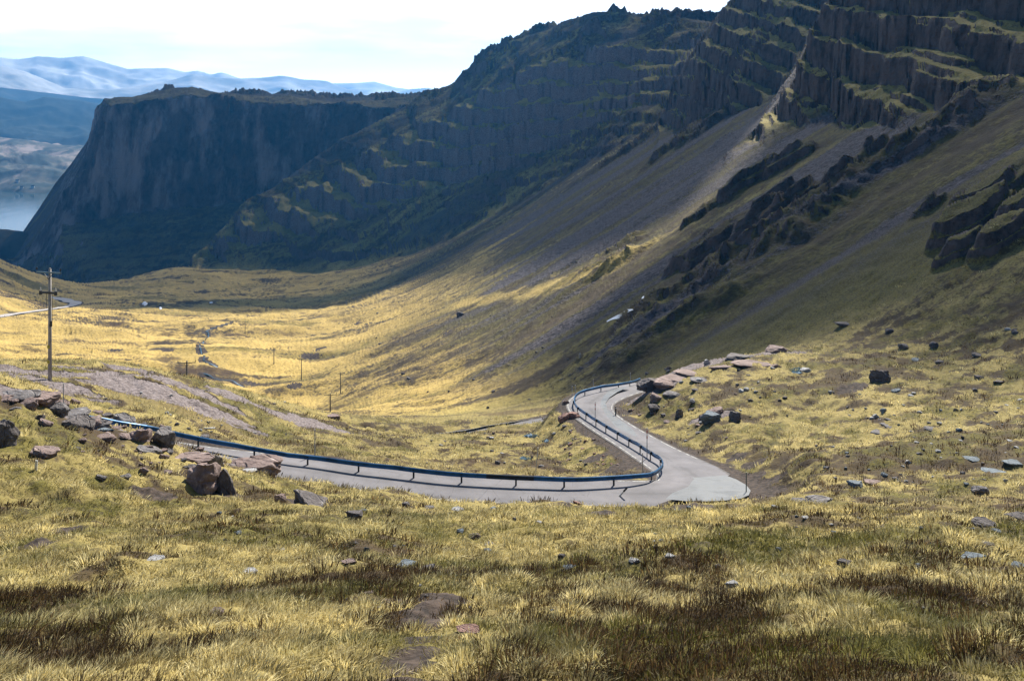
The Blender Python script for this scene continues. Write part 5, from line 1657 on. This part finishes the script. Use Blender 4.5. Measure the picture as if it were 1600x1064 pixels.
# ------------------------------------------------------------------ water, snow
def drape(name, outline_px, mat, lift, kind='structure', label=None, cat=None, r0=20.0, level=False, grp=None):
    P = [hit(u, v, r0) for u, v in outline_px]
    if level:
        zz = sorted(p.z for p in P)[len(P) // 2]
        for p in P: p.z = zz
    c = sum(P, Vector()) / len(P)
    bm = bmesh.new()
    m = len(P)
    rows = []
    for f in (1.0, 0.6, 0.25):
        row = []
        for p in P:
            q = c + (p - c) * f
            z = q.z if level else float(height(np.array([q.x]), np.array([q.y]))[0])
            row.append(bm.verts.new((q.x, q.y, z + lift * (1.0 if level else (0.15 if f == 1.0 else 1.0)))))
        rows.append(row)
    for a, b in zip(rows, rows[1:]):
        for i in range(m):
            bm.faces.new((a[i], a[(i + 1) % m], b[(i + 1) % m], b[i]))
    bm.faces.new(rows[-1])
    bmesh.ops.recalc_face_normals(bm, faces=bm.faces[:])
    o = finish(name, bm, mat, None, smooth=True)
    if o.data.polygons[-1].normal.z < 0: o.data.flip_normals()
    tag(o, label, cat, grp, kind)
    return o


def blob(u, v, w, h, n=14, seed=0):
    rg = random.Random(seed)
    return [(u + w / 2 * math.cos(2 * math.pi * i / n) * rg.uniform(0.75, 1.15), v + h / 2 * math.sin(2 * math.pi * i / n) * rg.uniform(0.75, 1.15)) for i in range(n)]


WATER = Mat('pool_water_surface')
WATER.color((0.03, 0.06, 0.075)); WATER.rough(0.08); WATER.b.inputs['Specular IOR Level'].default_value = 0.6
WATER.bump(WATER.noise(3.0, 3, 0.5), 0.15, 0.03)
SNOW = plain('old_snow', (0.80, 0.83, 0.88), 0.7, 0, 0.12, 1.0)
drape('pool_water', blob(830, 681, 28, 7, seed=1), WATER.m, 0.10)
drape('pool_water', blob(852, 689, 11, 4, seed=2), WATER.m, 0.10)
drape('pool_water', blob(890, 693, 10, 3.5, seed=3), WATER.m, 0.10)
drape('pool_water', blob(1246, 579, 27, 10, seed=4), WATER.m, 0.10)
drape('pool_water', blob(821, 716, 20, 5, seed=5), WATER.m, 0.10)
drape('snow_patch', [(946, 502.6), (954, 498), (964, 493), (976, 488), (988, 483), (990, 484), (980, 488.6), (968, 494.4), (957, 499.4), (948, 503.4)], SNOW, 0.12, 'thing', 'narrow white streak of snow lying down the green scree slope', 'snow patch')
drape('snow_patch', [(1002, 467), (1009, 462), (1013, 462.5), (1007, 466.5)], SNOW, 0.12, 'thing', 'tiny white snow streak above the long one on the scree slope', 'snow patch')
drape('snow_patch', blob(226, 475, 9, 6, seed=6), SNOW, 0.5, 'thing', 'white patch of snow in the shaded far valley, the largest there', 'snow patch', 200)
drape('snow_patch', blob(251, 482, 5, 3.5, seed=7), SNOW, 0.5, 'thing', 'small white patch right of the largest one in the shaded valley', 'snow patch', 200)
drape('snow_patch', blob(330, 473, 7, 3, seed=8), SNOW, 0.5, 'thing', 'small white patch farthest right in the shaded valley', 'snow patch', 200)


def stream(px, w, name='stream'):
    P = []
    for u, v in px:
        q = hit(u, v, 150); P.append((q.x, q.y, q.z, w))
    S = catmull(P, 1.5)
    S[:, 2] = height(S[:, 0], S[:, 1]) + 0.12
    S[:, 2] = smooth1(S[:, 2], 5)
    wob = 0.6 + 0.8 * np.abs(vn(S[:, 0] / 9, S[:, 1] / 9, 401))
    S[:, 3] = w * wob
    ribbon(name, S, [-1, 0, 1], WATER.m, 0.05)


stream(STREAM1, 0.30)
stream(STREAM2, 0.28)

# ------------------------------------------------------------------ cottages on the far shore
def cottage(u, v, label, w=11.0):
    a, t = ray(u, v)
    d = Vector((math.sin(a), math.cos(a), t)).normalized()
    ok, p, _, _ = bpy.data.objects['far_shore'].ray_cast(Vector((0, 0, 0)), d)
    if not ok: return
    root = empty('cottage', tuple(p), 0.3); tag(root, label, 'cottage', 'cottages on the far shore')
    bm = bmesh.new(); box(bm, (0, 0, 2.0), (w, w * 0.5, 8)); finish('wall', bm, WHITEP, root)
    bm = bmesh.new()
    vs = [bm.verts.new(c) for c in ((-w / 2 - .4, -w * .28, 6), (w / 2 + .4, -w * .28, 6), (w / 2 + .4, 0, 9.5), (-w / 2 - .4, 0, 9.5), (-w / 2 - .4, w * .28, 6), (w / 2 + .4, w * .28, 6))]
    for f in ((0, 1, 2, 3), (3, 2, 5, 4), (0, 3, 4), (1, 5, 2), (0, 4, 5, 1)): bm.faces.new([vs[i] for i in f])
    finish('roof', bm, WOODM2, root)


bpy.context.view_layer.update()
for u, v, lb in [(27, 285, 'white cottage a little above the far loch shore, left of the others'), (34, 295, 'white cottage right on the far loch shore, middle one'), (51, 294, 'white cottage on the far loch shore, nearest to the headland')]:
    cottage(u, v, lb)

# ------------------------------------------------------------------ the grass itself, clear of the rocks
build_grass('grass', 3600, 7.5, 17, 1.0, 90, 0.108, 0.0042, 0.34)
build_grass('grass', 9000, 16, 40, 1.5, 42, 0.125, 0.0065, 0.42)
build_grass('grass', 24000, 38, 135, 1.6, 13, 0.17, 0.015, 0.58)
build_grass('turf', 9000, 7.5, 17, 1.0, 22, 0.060, 0.0048, 0.40, 'turf')
build_grass('turf', 15000, 16, 42, 1.5, 16, 0.075, 0.008, 0.50, 'turf')
build_grass('heather', 3800, 7.5, 20, 1.0, 60, 0.12, 0.0048, 0.46, True)
build_grass('heather', 12000, 19, 110, 1.5, 14, 0.15, 0.013, 0.58, True)

# ------------------------------------------------------------------ unseen clouds that shade the far valley and the right slope
def cloud(name, outline, z0, thick, seed, thin=0.0, mid=None):
    """closed, flat-based heap of cloud over an outline (ground shade polygon moved up along the sun's rays)"""
    k = 1.0 / math.tan(SUN_EL)
    P = []
    for x, y, zg in outline:
        o = (z0 - zg) * k
        P.append((x + o * math.sin(SUN_AZ), y + o * math.cos(SUN_AZ)))
    P = np.array(P)
    Q = catmull([(*p, 0) for p in P] + [(*P[0], 0)], 40.0)[:-1, :2]
    c = Q.mean(0)
    if mid: c = np.array([mid[0] + z0 * k * math.sin(SUN_AZ), mid[1] + z0 * k * math.cos(SUN_AZ)])
    ang = np.arctan2(Q[:, 1] - c[1], Q[:, 0] - c[0])
    wob = fbm(Q[:, 0] / 60, Q[:, 1] / 60, 4, seed) * 9.0
    dirv = (Q - c) / np.linalg.norm(Q - c, axis=1)[:, None]
    Q = Q + dirv * wob[:, None]
    rings, V, F = 14, [], []
    m = len(Q)
    for lvl, sgn in ((0, -1), (1, 1)):
        for i in range(rings):
            f = i / (rings - 1)
            rho = 1 - f
            q = c + (Q - c) * rho
            e = math.sqrt(max(0, 1 - rho ** 2))
            lump = 1 + 0.45 * fbm(q[:, 0] / 180, q[:, 1] / 180, 4, seed + 3)
            z = z0 + (thick * e * lump if sgn > 0 else -0.22 * thick * e * lump)
            V.append(np.c_[q, z])
    V = np.concatenate(V)
    for lvl in (0, 1):
        for i in range(rings - 1):
            for j in range(m):
                a = lvl * rings * m + i * m + j; b = lvl * rings * m + i * m + (j + 1) % m
                f = (a, b, b + m, a + m)
                F.append(f if lvl else f[::-1])
    M = Mat(name + '_vapour')
    M.color((0.85, 0.86, 0.88)); M.rough(1.0)
    if thin:
        tr = M.N.new('ShaderNodeBsdfTransparent')
        mx = M.N.new('ShaderNodeMixShader'); mx.inputs[0].default_value = thin
        M.L.new(M.b.outputs[0], mx.inputs[1]); M.L.new(tr.outputs[0], mx.inputs[2]); M.L.new(mx.outputs[0], M.out.inputs[0])
    o = mesh_np(name, V, np.array(F), M.m)
    return tag(o, kind='structure')


def gp(u, v, r):
    p = W(u, v, r)
    return (p.x, p.y, p.z)


cloud('cloud', [gp(-400, 470, 700), gp(-60, 470, 640)] + [(lambda p: (p.x, p.y + dy, p.z))(hit(u, v, 110)) for u, v, dy in [(150, 482, 0), (330, 468, 15), (470, 473, 35), (600, 466, 45), (700, 454, 45), (790, 444, 35)]] + [(lambda p: (p.x + 5, p.y + dy, p.z))(hit(u, v, 110)) for u, v, dy in [(880, 440, 26), (965, 403, 18), (1062, 347, 13), (1164, 222, 8)]] + [(140, 410, 20), (300, 560, 60), (700, 900, 60),
                (500, 2200, 0), (-600, 2500, -100), (-1600, 2300, -300), (-1500, 1200, -200)], 1250.0, 70.0, 301, 0.44, (300.0, 950.0))
cloud('cloud', [tuple(hit(u, v, 110)) for u, v in [(1178, 236), (1078, 374), (985, 438), (905, 500), (872, 545), (870, 606), (950, 585), (1050, 556), (1250, 525), (1450, 500), (1580, 470)]] + [(190, 150, 0), (300, 260, 60), (300, 420, 60), (160, 400, 30), (112, 362, 5)], 1350.0, 60.0, 311, 0.45)  # unseen cloud added to dim the right slope and near crags

# ------------------------------------------------------------------ haze
def build_haze():
    bm = bmesh.new()
    bmesh.ops.create_cube(bm, size=1.0)
    x0, x1, y0, y1, z0, z1 = -11500, 11500, -300, 13200, -470, 640
    for v in bm.verts:
        v.co = Vector(((x0 + x1) / 2 + v.co.x * (x1 - x0), (y0 + y1) / 2 + v.co.y * (y1 - y0), (z0 + z1) / 2 + v.co.z * (z1 - z0)))
    me = bpy.data.meshes.new('haze'); bm.to_mesh(me); bm.free()
    m = bpy.data.materials.new('haze_air'); m.use_nodes = True
    N, L = nodes_of(m.node_tree)
    out = N.new('ShaderNodeOutputMaterial')
    pv = N.new('ShaderNodeVolumePrincipled')
    pv.inputs['Color'].default_value = (0.05, 0.40, 1.0, 1)
    pv.inputs['Density'].default_value = 1.0e-4
    pv.inputs['Anisotropy'].default_value = 0.4
    L.new(pv.outputs[0], out.inputs['Volume'])
    me.materials.append(m)
    o = bpy.data.objects.new('haze', me); COL.objects.link(o)
    tag(o, kind='stuff')


build_haze()
